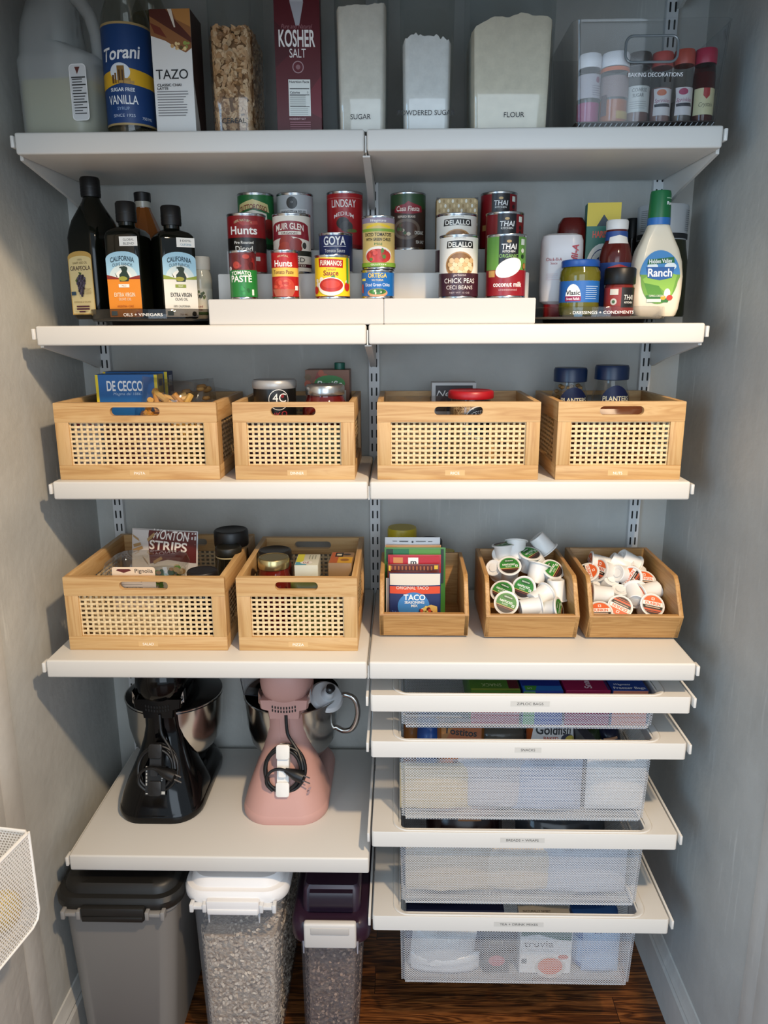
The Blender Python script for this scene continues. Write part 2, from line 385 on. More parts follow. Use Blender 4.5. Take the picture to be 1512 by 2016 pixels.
def bracket(z, d, where, label):
    b = new(); zb = z-.036
    prof = [(-.014, zb+.012), (-.014, zb-.052), (-.03, zb-.055), (-d*.35, zb-.036), (-d+.03, zb-.004), (-d+.03, zb+.012)]
    if where == 0:
        x = .0003; prism(b, [(y, min(q, zb-.001)) for y, q in prof], 'x', x-.0065, x+.0065); prism(b, [(-.014, zb-.001), (-d+.006, zb-.001), (-d+.006, zb+.026), (-.014, zb+.026)], 'x', x-.0012, x+.0012)
    else:
        x = where*(W+.004); prism(b, prof, 'x', x-.003, x+.003)
        prism(b, [(-.02, zb+.012), (-d+.01, zb+.012), (-d+.01, zb+.026), (-.02, zb+.026)], 'x', x-.003, x+.003)
        box(b, *sorted((where*(W+.0015), where*(W+.0075))), -d-.001, -d+.02, zb+.011, zb+.031, .0015)
        prism(b, rrect(.006, .003, .001, 2, -d+.05, zb+.004), 'x', *sorted((x-where*.001, x+where*.0033)), 1)
    tag(obj('shelf_bracket', b, [whitem, dark]), label, 'shelf bracket', 'shelf brackets')
LV = ['shelf above the clear baking bin', 'canister shelf', 'can and bottle shelf', 'shelf with the pasta to nuts baskets', 'shelf with the salad basket and bamboo bins']
for i in range(1, 5):
    bracket(ZS[i], DP[i], -1, 'white bracket at the left end of the '+LV[i])
    bracket(ZS[i], DP[i], 1, 'white bracket at the right end of the '+LV[i])
    bracket(ZS[i], DP[i], 0, 'white bracket in the middle gap of the '+LV[i])
bracket(ZS[0], DP[0], 1, 'white bracket at the right, above the clear baking bin')
bracket(ZS[5], DP[5], -1, 'white bracket at the left end of the mixer shelf')

# ---------------------------------------------------------------- gliding mesh drawers
DX0, DX1, DF = .004, .6135, -.4205
stick = 'cecbc4'
def drawer(z, zb, text, tx, label):
    xc = (DX0+DX1)/2; w = DX1-DX0
    t = thing('mesh_drawer', label, 'drawer', (xc, 0, z), group='pull-out mesh drawers')
    b = new(); yc = (DF-.016)/2; d = -.016-DF
    o1 = rrect(w, d, .006, 6, 0, yc); iw, idp, iy = .502, d-.034, yc-.004
    i1 = rrect(iw+.014, idp+.012, .030, 6, 0, iy); i2 = rrect(iw, idp, .028, 6, 0, iy)
    lo = [[(x, y, -.034) for x, y in o1], [(x, y, -.0015) for x, y in o1], [(x*.997, yc+(y-yc)*.997, 0) for x, y in o1], [(x, y, 0) for x, y in rrect(iw+.026, idp+.022, .034, 6, 0, iy)], [(x, y, -.0012) for x, y in rrect(iw+.0235, idp+.0195, .033, 6, 0, iy)], [(x, y, .0016) for x, y in rrect(iw+.021, idp+.017, .032, 6, 0, iy)], [(x, y, .0016) for x, y in i1], [(x, y, -.003) for x, y in i2], [(x, y, -.034) for x, y in i2]]
    loft(b, lo+[lo[0]], False, False); bmesh.ops.remove_doubles(b, verts=b.verts, dist=1e-6)
    obj('frame', b, white, t)
    b = new(); hb = z-zb
    for s in (-1, 1):
        x = s*(w/2+.0065)
        box(b, x-.0025, x+.0025, DF-.002, -.016, -.022, -.002, .001); obj('slide_rail', b, whitem, t); b = new()
    # basket: tapered rounded shell with rim
    y1 = iy+idp/2-.004; y0 = iy-idp/2+.004
    m = new(); hw, hb2 = iw/2-.003, .2445
    top = [(-hw, y0), (hw, y0), (hw, y1), (-hw, y1)]; bot = [(-hb2, y0+.012), (hb2, y0+.012), (hb2, y1-.012), (-hb2, y1-.012)]
    V = [m.verts.new((x, y, -.004)) for x, y in top]+[m.verts.new((x, y, -hb)) for x, y in bot]
    for q, mi in (((0, 1, 5, 4), 0), ((2, 3, 7, 6), 0), ((1, 2, 6, 5), 1), ((3, 0, 4, 7), 1), ((4, 5, 6, 7), 2)): m.faces.new([V[i] for i in q]).material_index = mi
    bmesh.ops.bevel(m, geom=[e for e in m.edges if len(e.link_faces) == 2], offset=.008, segments=3, affect='EDGES')
    obj('mesh_basket', m, [mesh_f, mesh_s, mesh_b], t)
    b = new(); tube(b, [(x, y, -.005) for x, y in rrect(2*hw, y1-y0, .012, 4, 0, (y0+y1)/2)], .0022, 6, 0, True); obj('basket_rim', b, whitem, t)
    wt = len(text)*4.6
    decal('label', t, flat(DF), [('r', tx-wt/2-12, -21.5, tx+wt/2+12, -10.5, stick), ('t', text, tx, -16, 5.2, '2a2a2c', {'w': wt})])
    return t
drawer(.8736, .785, 'ZIPLOC BAGS', 0, 'mesh drawer marked ZIPLOC BAGS, topmost of the four')
drawer(.7753, .578, 'SNACKS', 0, 'mesh drawer marked SNACKS, second from the top')
drawer(.5738, .375, 'BREADS + WRAPS', -3, 'mesh drawer marked BREADS + WRAPS, second from the floor')
drawer(.374, .173, 'TEA + DRINK MIXES', -3, 'mesh drawer marked TEA + DRINK MIXES, nearest the floor')

# ---------------------------------------------------------------- cane baskets
def weave(b, w, h, nx, nz, sw=.0047):
    """woven strips filling w x h in the XZ plane, centred on x, from z=0"""
    px, pz = w/nx, h/nz
    for i in range(nx+1):
        x = -w/2+px*i; p = []
        for j in range(2*nz+1): p.append((j*pz/2, .0007*(1 if (j//2+i) % 2 else -1) if j % 2 == 0 else 0))
        a = [b.verts.new((x-sw/2, y, z)) for z, y in p]; c = [b.verts.new((x+sw/2, y, z)) for z, y in p]
        for k in range(len(p)-1): b.faces.new((a[k], c[k], c[k+1], a[k+1]))
    for j in range(nz+1):
        z = pz*j; p = []
        for i in range(2*nx+1): p.append((-w/2+i*px/2, -.0007*(1 if (j+i//2) % 2 else -1) if i % 2 == 0 else 0))
        a = [b.verts.new((x, y, z-sw/2)) for x, y in p]; c = [b.verts.new((x, y, z+sw/2)) for x, y in p]
        for k in range(len(p)-1): b.faces.new((a[k], a[k+1], c[k+1], c[k]))
def rail_with_hole(b, w, z0, z1, y0, y1, hw, hz, hh):
    """wood rail (length w on x) with an oblong hand hole"""
    n = 5; inner = rrect(hw, hh, hh/2-.0005, n, 0, hz); outer = rrect(w, z1-z0, .0015, n, 0, (z0+z1)/2)
    R = [[(x, y0, z) for x, z in inner], [(x, y0, z) for x, z in outer], [(x, y1, z) for x, z in outer], [(x, y1, z) for x, z in inner]]
    loft(b, R+[R[0]], False, False); bmesh.ops.remove_doubles(b, verts=b.verts, dist=1e-7)
def basket(x0, x1, yf, yb, z, text, tx, nx, label, hole=.075, hx=0):
    w = x1-x0; d = yb-yf; h = .150; th = .011
    t = thing('cane_basket', label, 'basket', ((x0+x1)/2, yf, z), group='wooden cane baskets')
    for nm, y0 in (('front_panel', 0), ('back_panel', d-th)):
        b = new(); rail_with_hole(b, w, .112, h, y0, y0+th, hole, .133, .0165); p = obj(nm, b, pine_x, t)
        b = new(); box(b, -w/2, w/2, y0, y0+th, 0, .0285, .001); obj('bottom_rail', b, pine_x, p)
        for s in (-1, 1):
            b = new(); box(b, *sorted((s*w/2, s*(w/2-.026))), y0+.0004, y0+th-.0004, .0285, .112, .0005); obj('stile', b, pine_z, p)
        b = new(); weave(b, w-.052, .0835, round((w-.052)/.0113), 9); obj('cane_weave', b, cane, p, False, (0, y0+th*.55, .0285))
        if nm == 'front_panel':
            wt = len(text)*4.3
            decal('name_sticker', p, flat(0), [('r', tx-19, 8.5, tx+19, 19, 'd2ac76'), ('t', text, tx, 13.2, 5.2, 'fbf8f2', {'w': wt})])
    for s in (-1, 1):
        b = new(); xa, xb = sorted((s*w/2, s*(w/2-th)))
        box(b, xa, xb, th, d-th, .112, h, .001); p = obj('side_panel', b, pine_y, t)
        b = new(); box(b, xa, xb, th, d-th, 0, .0285, .001); obj('bottom_rail', b, pine_y, p)
        for ya, yb2 in ((th, th+.026), (d-th-.026, d-th)):
            b = new(); box(b, xa, xb, ya, yb2, .0285, .112); obj('stile', b, pine_z, p, False)
        b = new(); n = max(6, int((d-.074)/.0113)); weave(b, d-.074, .0835, n, 9); obj('cane_weave', b, cane, p, False, ((xa+xb)/2, d/2, .0285), (0, 0, PI/2))
    b = new(); box(b, -w/2+th, w/2-th, th, d-th, .004, .010); obj('bottom_board', b, pine_x, t, False)
    return t
basket(-.6045, -.2905, -.300, -.045, ZS[3], 'PASTA', 0, 22, 'woven cane basket marked PASTA with blue pasta boxes', .096)
basket(-.2600, -.0270, -.300, -.045, ZS[3], 'DINNER', 4, 17, 'woven cane basket marked DINNER with black tub and red jar', .086)
basket(.0165, .3265, -.300, -.045, ZS[3], 'RICE', -5, 23, 'woven cane basket marked RICE with red-lidded jar', .092)
basket(.3595, .5985, -.300, -.045, ZS[3], 'NUTS', 0, 18, 'woven cane basket marked NUTS with two blue-capped jars', .083)
basket(-.5865, -.2755, -.377, -.063, ZS[4], 'SALAD', 0, 22, 'woven cane basket marked SALAD with topping bags', .094)
basket(-.2530, -.0215, -.377, -.085, ZS[4], 'PIZZA', 0, 17, 'woven cane basket marked PIZZA with sauce jars', .082)

# ---------------------------------------------------------------- bamboo bins
def bamboo_bin(x0, x1, yf, yb, z, label):
    w = x1-x0; th = .009; h = .126
    t = thing('bamboo_bin', label, 'bin', ((x0+x1)/2, yf, z), group='bamboo bins')
    d = yb-yf
    side = [(0, .004), (d, .004), (d, h), (.030, h), (.016, h-.012), (-.022, .056)]
    for s in (-1, 1):
        b = new(); prism(b, side, 'x', *sorted((s*w/2, s*(w/2-th)))); 
        bmesh.ops.bevel(b, geom=b.edges[:], offset=.0012, segments=1, affect='EDGES'); obj('side_panel', b, bam_y, t)
    b = new(); prism(b, [(0, .004), (th, .004), (-.022+th, .056), (-.022, .056)], 'x', -w/2+.0005, w/2-.0005)
    prism(b, [(-.022, .0555), (-.022+th+.002, .0555), (-.022+th+.002, .0585), (-.021, .0585)], 'x', -w/2+.0005, w/2-.0005)
    obj('front_panel', b, bam_x, t)
    b = new(); box(b, -w/2+th, w/2-th, d-th, d, .004, h, .001); obj('back_panel', b, bam_x, t)
    b = new(); box(b, -w/2+th, w/2-th, .004, d-th, .004, .010); obj('bottom_board', b, bam_x, t)
    for sx in (-1, 1):
        for y in (.02, d-.02):
            b = new(); lathe(b, [(.006, 0), (.006, .0045)], sx*(w/2-.02), y, 0, 12); obj('foot', b, H('c9b79a', .6), t)
    return t
bamboo_bin(.0195, .1975, -.307, -.125, ZS[4], 'small bamboo bin holding seasoning packets, leftmost of the three')
bamboo_bin(.2305, .4150, -.313, -.095, ZS[4], 'bamboo bin heaped with green-lidded coffee pods, in the middle')
bamboo_bin(.4335, .6180, -.313, -.085, ZS[4], 'bamboo bin of orange-lidded coffee pods, nearest the right wall')
# ================================================================ tiered riser and cans
T1, T2, T3 = 1.6080, 1.6583, 1.7095
def riser(x0, x1, yo, label):
    t = []
    b = new()
    prof = [(-.302-yo, ZS[2]), (-.302-yo, T1), (-.212-yo, T1), (-.212-yo, T2), (-.122-yo, T2), (-.122-yo, T3), (-.030, T3), (-.030, ZS[2])]
    inn = [(-.034, ZS[2]), (-.034, T3-.004), (-.118-yo, T3-.004), (-.118-yo, T2-.004), (-.208-yo, T2-.004), (-.208-yo, T1-.004), (-.298-yo, T1-.004), (-.298-yo, ZS[2])]
    prism(b, prof+inn, 'x', x0, x1); bmesh.ops.bevel(b, geom=b.edges[:], offset=.0012, segments=2, affect='EDGES')
    tag(obj('tiered_riser', b, H('c8c5c0', .45)), label, 'riser', 'expandable can risers')
riser(-.2934, .0300, 0, 'white three-step can riser, left half ending beside the green chile can')
riser(.0305, .3084, -.0015, 'white three-step can riser, right half under chick peas and coconut milk')
def fit(L, R, T, Y, z):
    X = xat((L+R)/2, Y, z); zt = zat(T, X, Y)
    zm = (z+zt)/2; X = xat((L+R)/2, Y, zm); m = mpp((X, Y, zm))
    return X, (R-L)/2*m, zt-z
tin = H('b9bcc0', .22, 1)
def can(L, R, T, Y, z, label, fn, wrap, rz=0, group='food cans on the riser', paper=True):
    X, r, h = fit(L, R, T, Y, z)
    t = thing('food_can', label, 'can', (X, Y, z+.0003), rz, group)
    b = new(); lathe(b, [(r-.002, 0), (r-.0003, .0006), (r, .002), (r-.0006, .0035), (r-.001, .005), (r-.001, h-.005), (r-.0006, h-.0035), (r, h-.002), (r-.0004, h-.0004), (r-.0014, h), (r-.0024, h-.0006), (r-.003, h-.004), (r*.8, h-.0045), (r*.78, h-.0035), (1e-5, h-.0035)], seg=40)
    obj('tin', b, tin, t)
    rr, hh = r*1000, h*1000
    items = [('r', -PI*rr+.2, 5, PI*rr-.2, hh-5, wrap)]+fn(rr, hh)
    decal('label', t, cyl(r-.001, 0), items, step=rr*.16, rough=.33)
    return X, r, h
def T(s, x, y, h, c, **k): return ('t', s, x, y, h, c, k)
def rb(x0, y0, x1, y1, c): return ('r', x0, y0, x1, y1, c)
def ov(x, y, a, b_, c): return ('o', x, y, a, b_, c)
def blobs(n, cx, cy, rx, ry, s, cols, seed):
    random.seed(seed); o = []
    for i in range(n):
        a = random.uniform(0, 2*PI); q = math.sqrt(random.random())
        o.append(ov(cx+rx*q*math.cos(a), cy+ry*q*math.sin(a), s*random.uniform(.6, 1.2), s*random.uniform(.6, 1.2), random.choice(cols)))
    return o
def L_paste(r, h):
    b = r*1.7
    return [rb(-b, h*.60, b, h-4, '6a2226')]+blobs(14, 0, h*.76, b*.6, h*.12, 6, ['8d2a28', '4a1416', 'a83a30', '5e1a1a'], 1)+[rb(-b, 4, b, h*.60, '1f7a34')]+blobs(7, 2, h*.16, 15, h*.09, 3, ['175e28', '2a9240'], 4)+[T('TOMATO', 0, h*.545, h*.075, 'f4f2ea', w=r*1.45, bold=.03, arc=-.006), T('PASTE', 0, h*.42, h*.13, 'f4f2ea', w=r*1.55, bold=.04), ov(-r*.85, h*.63, 3.6, 3.6, 'f0ece4'), T('6', -r*.85, h*.63, 4, 'a02020'), rb(r*.75, h*.08, r*.92, h*.2, 'e6ece2')]
def L_hpaste(r, h):
    b = r*1.8
    return [rb(-b, h*.46, b, h*.64, 'e9bd55'), T('100% NATURAL', 0, h*.88, 3, 'e6e0b0', w=r*.8, arc=-.02), T('Hunts', 0, h*.725, h*.125, 'fbf6f0', w=r*1.35, bold=.045), T('Tomato Paste', 0, h*.55, h*.08, '5a2018', w=r*1.55, bold=.01), ov(0, h*.24, r*.85, h*.2, 'c2402e')]+blobs(16, -1, h*.27, r*.6, h*.12, 4, ['d8503c', 'b8301f', 'e26a50'], 7)+[('p', [(-r*.9, h*.2), (r*.9, h*.2), (r*.6, h*.05), (-r*.6, h*.05)], 'b4604a'), rb(r*.85, h*.18, r*1.15, h*.27, 'e8e8e8'), rb(-b, 4, b, h*.055, 'a01216')]
def L_furm(r, h):
    return [('p', [(-r*.75, h*.92), (r*.72, h*.88), (r*.7, h*.70), (-r*.72, h*.72)], 'b3181e'), T('FURMANOS', 0, h*.81, h*.11, 'f6ecd8', w=r*1.25, bold=.03, ang=-1.5), T('Tomato', 0, h*.665, h*.06, 'a02020', w=r*.55), T('Sauce', 0, h*.585, h*.11, '8a1e1a', w=r*.85, bold=.02)]+blobs(12, 0, h*.36, r*1.2, h*.1, 5, ['2e6a24', '3f8a30', 'e8e2cc'], 3)+[ov(r*1.0, h*.28, 7, 8, 'c22a20'), ov(-r*1.0, h*.2, 7, 7, 'c22a20'), ov(0, h*.28, r*.76, h*.21, 'ece6da'), ov(0, h*.31, r*.67, h*.155, 'b8281e'), ov(0, h*.33, r*.5, h*.09, 'cc4030'), rb(r*.95, h*.35, r*1.12, h*.93, '4a9a38'), rb(-r*1.35, 4, r*1.35, h*.06, '7a1a18')]
def L_ortega(r, h):
    return [T('ORTEGA', 0, h*.80, h*.15, 'f2c84a', w=r*1.15, bold=.04), T('LA VICTORIA'[3:], 0, h*.64, h*.07, 'f0dca0', w=r*.7), T('Diced Green Chiles', 0, h*.48, h*.11, 'f4f6fa', w=r*1.55), ov(0, h*.2, r*.62, h*.15, 'c8946a'), ov(0, h*.24, r*.52, h*.10, '3c7a34')]+blobs(8, 0, h*.24, r*.4, h*.06, 2.2, ['5aa048', '2a5a24', 'd8d8c0'], 9)+[rb(-r*1.1, h*.62, -r*.75, h*.7, 'e0d060'), rb(-r*1.1, h*.2, -r*.95, h*.5, 'd0402a')]
def L_wegm(r, h):
    return [rb(-r*2, h*.86, r*2, h-4, '8d8296'), T('Wegmans', 0, h*.905, h*.05, 'f6f4f0', w=r*1.0, shear=.25), ('p', [(-r*.75, h*.76), (-r*.8, h*.80), (0, h*.86), (r*.8, h*.80), (r*.75, h*.76), (0, h*.81)], 'e8c52c'), rb(-r*2, h*.70, r*2, h*.755, '7fa53a'), T('DICED TOMATOES', 0, h*.645, h*.06, '2c2013', w=r*1.75, bold=.05), T('WITH GREEN CHILES', 0, h*.555, h*.055, '2c2013', w=r*1.6, bold=.05), T('Mild', 0, h*.47, h*.045, '3a7a2c', w=r*.45), ov(0, h*.26, r*.86, h*.165, 'e8e4da'), ov(0, h*.24, r*.80, h*.14, 'b8332a')]+blobs(16, 0, h*.25, r*.6, h*.1, 4, ['d24a3c', 'a82a22', 'e0604c', '4f7a34'], 5)+[rb(-r*2, 4, r*2, h*.12, '76a036'), T('GLUTEN FREE'[:6], 0, h*.085, h*.03, 'f0f0e0', w=r*.9)]
def L_delallo(r, h):
    return [T('100% NATURAL', 0, h*.94, 2.2, '8a857c', w=r*.6), ('p', [(-r*.72, h*.78), (-r*.68, h*.89), (0, h*.905), (r*.68, h*.89), (r*.72, h*.78), (0, h*.795)], '1f1d1d'), T('DELALLO', 0, h*.84, h*.075, 'efece4', w=r*1.25, bold=.035), ov(0, h*.52, r*.76, h*.21, 'b5895a'), ov(0, h*.52, r*.70, h*.19, '8a623a')]+[ov(-r*.5+r*.25*(i % 5)+(3 if (i//5) % 2 else 0), h*.41+h*.06*(i//5), 4.6, 4.6, ['e0c193', 'd2ad7a', 'e9cfa5'][(i*7) % 3]) for i in range(20) if ((-.5+.25*(i % 5))**2+(((i//5)-1.7)*.3)**2) < .42]+[rb(-r*2.4, 4, r*2.4, h*.395, '3b1a26'), T('garbanzo', 0, h*.365, h*.035, 'd8c8c8', w=r*.62, shear=.2), T('CHICK PEAS', 0, h*.275, h*.075, 'f2eee8', w=r*1.6), T('CECI BEANS', 0, h*.17, h*.06, 'e6dcd8', w=r*1.35), T('NET WT 15 OZ', 0, h*.085, h*.025, 'c8b8b8', w=r*1.0)]
def L_thai(org):
    def f(r, h):
        o = [rb(-r*.5, h*.35, r*.5, h-4, '17151a'), ov(0, h*.88, 4.5, 2.6, 'c8a46a'), T('THAI', 0, h*.80, h*.085, 'f3f1ee', w=r*.75, bold=.015, shear=.1), T('KITCHEN', 0, h*.725, h*.03, 'f0eee8', w=r*.62, bold=.02), rb(r*.66, h*.83, r*.92, h*.92, 'dfe6da'), ov(r*.78, h*.74, 4, 4, 'd8dccc' if org else '2a1414'), ov(r*.78, h*.65, 4, 4, '1f3a1c' if org else '2a1414')]
        if org: o += [T('ORGANIC', 0, h*.655, h*.055, '8fc060', w=r*.95)]
        o += [rb(-r*2.6, 4, r*2.6, h*.44, '8c1520'), ov(r*.95, h*.5, 5.5, 6, '6a3a1c'), ov(r*.95, h*.505, 4.4, 4.8, 'b07838'), ('p', [(-r*.65+r*.70*(1+math.cos(a))*.95, h*.47+h*.145*math.sin(a)+h*.06*math.cos(a)) for a in [2*PI*i/24 for i in range(24)]], 'f2efe9'), rb(-r*1.1, h*.33, -r*.68, h*.43, 'c89a5a'), T('coconut milk', 0, h*.215, h*.075, 'f6f2ee', w=r*1.5, bold=.02), T('unsweetened', 0, h*.13, h*.035, 'd8b0b0', w=r*.9)]
        return o
    return f
def L_hfire(r, h):
    b = r*2
    return [T('100% NATURAL', 0, h*.88, h*.04, 'd8d4a8', w=r*.95, arc=-.012), ('p', [(-r*.3, h*.86), (r*.75, h*.87), (r*.78, h*.82), (0, h*.79)], 'b03a34'), T('Hunts', 0, h*.72, h*.13, 'fbf6f0', w=r*1.45, bold=.045), rb(-b, h*.36, b, h*.60, '16110f'), T('Fire Roasted', 0, h*.52, h*.045, 'f0ece4', w=r*1.0, bold=.02), T('Diced', 0, h*.42, h*.085, 'f0ece4', w=r*.9, bold=.01), rb(r*.55, h*.22, r*.85, h*.29, 'c8c8c8')]
def L_muir(r, h):
    b = r*1.9
    return [('p', [(-r*1.2, h*.55), (-r*1.1, h*.80)]+[(r*1.1*math.sin(a), h*.80+h*.07*math.cos(a*1.1)) for a in [-.9+.2*i for i in range(10)]]+[(r*1.1, h*.80), (r*1.2, h*.55), (0, h*.62)], '8e2430'), T('MUIR GLEN', 0, h*.785, h*.10, 'f0e8dc', w=r*1.55, arc=-.004, bold=.02), rb(-r*.62, h*.645, r*.62, h*.70, 'e8e0d2'), T('ORGANIC', 0, h*.672, h*.035, '5a2a28', w=r*.9, bold=.02), ov(-r*.15, h*.50, r*.42, h*.14, '9c3028'), ov(-r*.25, h*.40, r*.40, h*.13, 'b33c2c'), ov(r*.35, h*.47, r*.36, h*.12, '8a2622'), ov(r*.80, h*.47, 7, 8, 'e4ded2'), ov(r*.80, h*.47, 5, 6, '3a3a34'), rb(-b, h*.30, b, h*.385, '2a2c22'), ov(-r*.95, h*.44, 4, 4, 'e8e4da'), T('DICED', r*.15, h*.235, h*.075, '2e2a28', w=r*1.3), rb(-b, h*.11, b, h*.165, '4a1a20'), T('FIRE ROASTED', 0, h*.137, h*.03, 'efe6da', w=r*1.7)]
def L_goya(r, h):
    return [T('GOYA', 0, h*.80, h*.20, 'f7f7f5', w=r*1.35, bold=.06), rb(-r*.7, h*.655, r*.7, h*.672, 'd8d8e0'), T('Tomato Sauce', 0, h*.56, h*.085, 'f0f0f2', w=r*1.25, bold=.01), T('Salsa de Tomate', 0, h*.44, h*.085, 'f0f0f2', w=r*1.4, bold=.01), rb(-r*1.3, h*.5, -r*1.1, h*.9, '4a5a90')]
def L_tutto(r, h):
    return [('p', [(-r*.95, h*.66), (-r*.85, h*.80), (0, h*.88), (r*.85, h*.80), (r*.95, h*.66), (0, h*.74)], 'd8c88a'), T('TUTTOROSSO', 0, h*.755, h*.085, '7a1a18', w=r*1.6, bold=.03, arc=-.006), ('p', [(-r*.8, h*.5), (-r*.75, h*.64), (0, h*.70), (r*.75, h*.64), (r*.8, h*.5)], 'e8e2d0'), T('CRUSHED', 0, h*.57, h*.06, '2a2a20', w=r*1.0, bold=.03), ov(r*.9, h*.45, r*.4, h*.1, '9a2018'), ov(r*.95, h*.3, r*.35, h*.09, '7a1814'), rb(-r*2, 4, r*2, h*.12, '12401e')]
def L_whole(r, h):
    return [ov(-r*.05, h*.82, r*.30, h*.105, '2c2e30'), T('BRAND'[:0] or 'O', -r*.05, h*.83, 4, 'b8b8b8'), rb(-r*.8, h*.615, r*.8, h*.715, 'd6d8da'), T('WHOLE STEAM PEELED', 0, h*.665, h*.045, '3a3c40', w=r*1.45, bold=.03), rb(-r*1.2, h*.2, r*1.2, h*.6, 'a8acb0')]
def L_lind(r, h):
    return [rb(-r*2, h*.88, r*2, h*.885, 'd88a80'), T('LINDSAY', 0, h*.79, h*.125, 'efe9e4', w=r*1.4, bold=.01), T('MEDIUM', 0, h*.62, h*.065, 'e8d8d4', w=r*1.1, arc=-.014, bold=.01), ov(-r*.05, h*.46, r*.36, h*.1, '26201f'), ov(r*.15, h*.40, r*.34, h*.095, '3a3432'), ov(r*.45, h*.33, r*.3, h*.03, '5a6a2c'), rb(-r*1.2, 4, r*1.2, h*.1, '7a0d12')]
def L_casa(r, h):
    b = r*2
    return [rb(-b, h*.72, b, h-4, '2d4a2c'), ('p', [(-r*.85, h*.66), (-r*.75, h*.76), (-r*.2, h*.79), (0, h*.84), (r*.3, h*.80), (r*.8, h*.76), (r*.85, h*.66), (r*.2, h*.62), (-r*.3, h*.63)], '8c2430'), T('Casa Fiesta', 0, h*.715, h*.085, 'eee2d6', w=r*1.35, shear=.15, bold=.01), T('REFRIED BEANS', -r*.1, h*.575, h*.04, 'd8c8b8', w=r*1.0, bold=.02), ov(-r*.1, h*.36, r*.8, h*.18, '6a5a4e'), ov(-r*.1, h*.36, r*.62, h*.13, '4e362a')]+blobs(12, -r*.1, h*.36, r*.5, h*.1, 3.5, ['8a6a54', '5e3e30', 'c8b8a0', '3f5a34'], 2)+[T('ORGANIC', r*.65, h*.30, h*.06, 'd8d4ca', w=r*.6, bold=.02), T('SEA SALT', r*.7, h*.14, h*.05, 'd8d4ca', w=r*.55, bold=.02)]
can(453, 506, 495, -.272, T1, 'small green and red can marked TOMATO PASTE, front left of the riser', L_paste, '1f7a34')
can(534.5, 588.5, 494, -.272, T1, 'small red can marked Hunts Tomato Paste with a yellow band', L_hpaste, 'b3171c')
can(619.5, 689.5, 504, -.262, T1, 'short yellow can of Furmanos tomato sauce with red bowl picture', L_furm, 'f0cf22')
X_, r_, h_ = can(711, 777, 533, -.262, T1, 'short blue can of diced green chiles under the tan tomato can', L_ortega, '1664ae')
can(713, 778, 428, -.262, T1+h_+.0008, 'tan can of diced tomatoes with green chiles stacked on a blue can', L_wegm, 'd8bb72')
can(864.5, 941, 465, -.258, T1, 'cream and maroon can marked CHICK PEAS at the front of the riser', L_delallo, 'ebe7de')
can(957, 1035, 464, -.258, T1, 'green and red can of organic coconut milk at the right front', L_thai(1), '5f9440')
can(449, 525, 424, -.165, T2, 'dark red and black can of Hunts fire roasted diced tomatoes', L_hfire, '8d161c')
can(537.5, 613, 424, -.165, T2, 'cream and maroon Muir Glen can behind the Hunts tomato paste', L_muir, 'e6dfd2')
can(628, 695, 461, -.170, T2, 'navy can of tomato sauce with white letters behind the yellow can', L_goya, '1d2b60')
can(858, 938, 424, -.165, T2, 'cream bean can on the middle step, behind the CHICK PEAS can', L_delallo, 'e6e2d8')
can(955, 1030, 421, -.165, T2, 'red can of coconut milk on the middle step of its row of three', L_thai(0), '7d141c')
can(469, 541, 384, -.075, T3, 'green can with a cream banner at the back left of the riser', L_tutto, '1d6a34')
can(546, 618, 384, -.075, T3, 'silver can of steam peeled tomatoes on the back step', L_whole, 'b4b8bb')
can(643.5, 715, 381, -.075, T3, 'bright red can of medium olives on the back step', L_lind, 'a5141b')
can(768, 838.5, 383, -.075, T3, 'dark green and brown can of refried beans on the back step', L_casa, '3a2a24')
can(945, 1017, 382, -.075, T3, 'red coconut milk can on the back step, highest of its row', L_thai(0), '7d141c')
# patterned box behind the bean cans
def carton(name, L, R, T_, Y, z, d, label, cat, mat, items, rz=0, group=None, side=None, wmm=None):
    X, hw, h = fit(L, R, T_, Y, z); w = 2*hw
    t = thing(name, label, cat, (X, Y, z+.0003), rz, group)
    b = new(); box(b, -hw, hw, 0, d, 0, h, .0012); obj('carton', b, mat, t)
    if items: decal('front_print', t, flat(0), items(w*1000, h*1000))
    if side: decal('side_print', t, flatx(hw), side(d*1000, h*1000))
    return t, w, h
def I_beanbox(w, h):
    o = [rb(-w/2+1, 1, w/2-1, h-1, 'b59a68')]
    for j in range(9):
        for i in range(9): o.append(ov(-w/2+6+i*(w-12)/8+(3 if j % 2 else 0), h-6-j*9, 2.2, 3.6, ['e6e0d0', '9a7a44', 'd4b988'][(i+j*2) % 3]))
    return o+[('p', [(-w/2, h), (-w/2+8, h), (-w/2, h-6)], '2a2422'), ('p', [(w/2, h), (w/2-8, h), (w/2, h-6)], '2a2422')]
carton('pasta_box', 859, 940, 390, -.110, T3, .05, 'tan box patterned with white beans behind the cream cans', 'box', H('a88c5c'), I_beanbox)
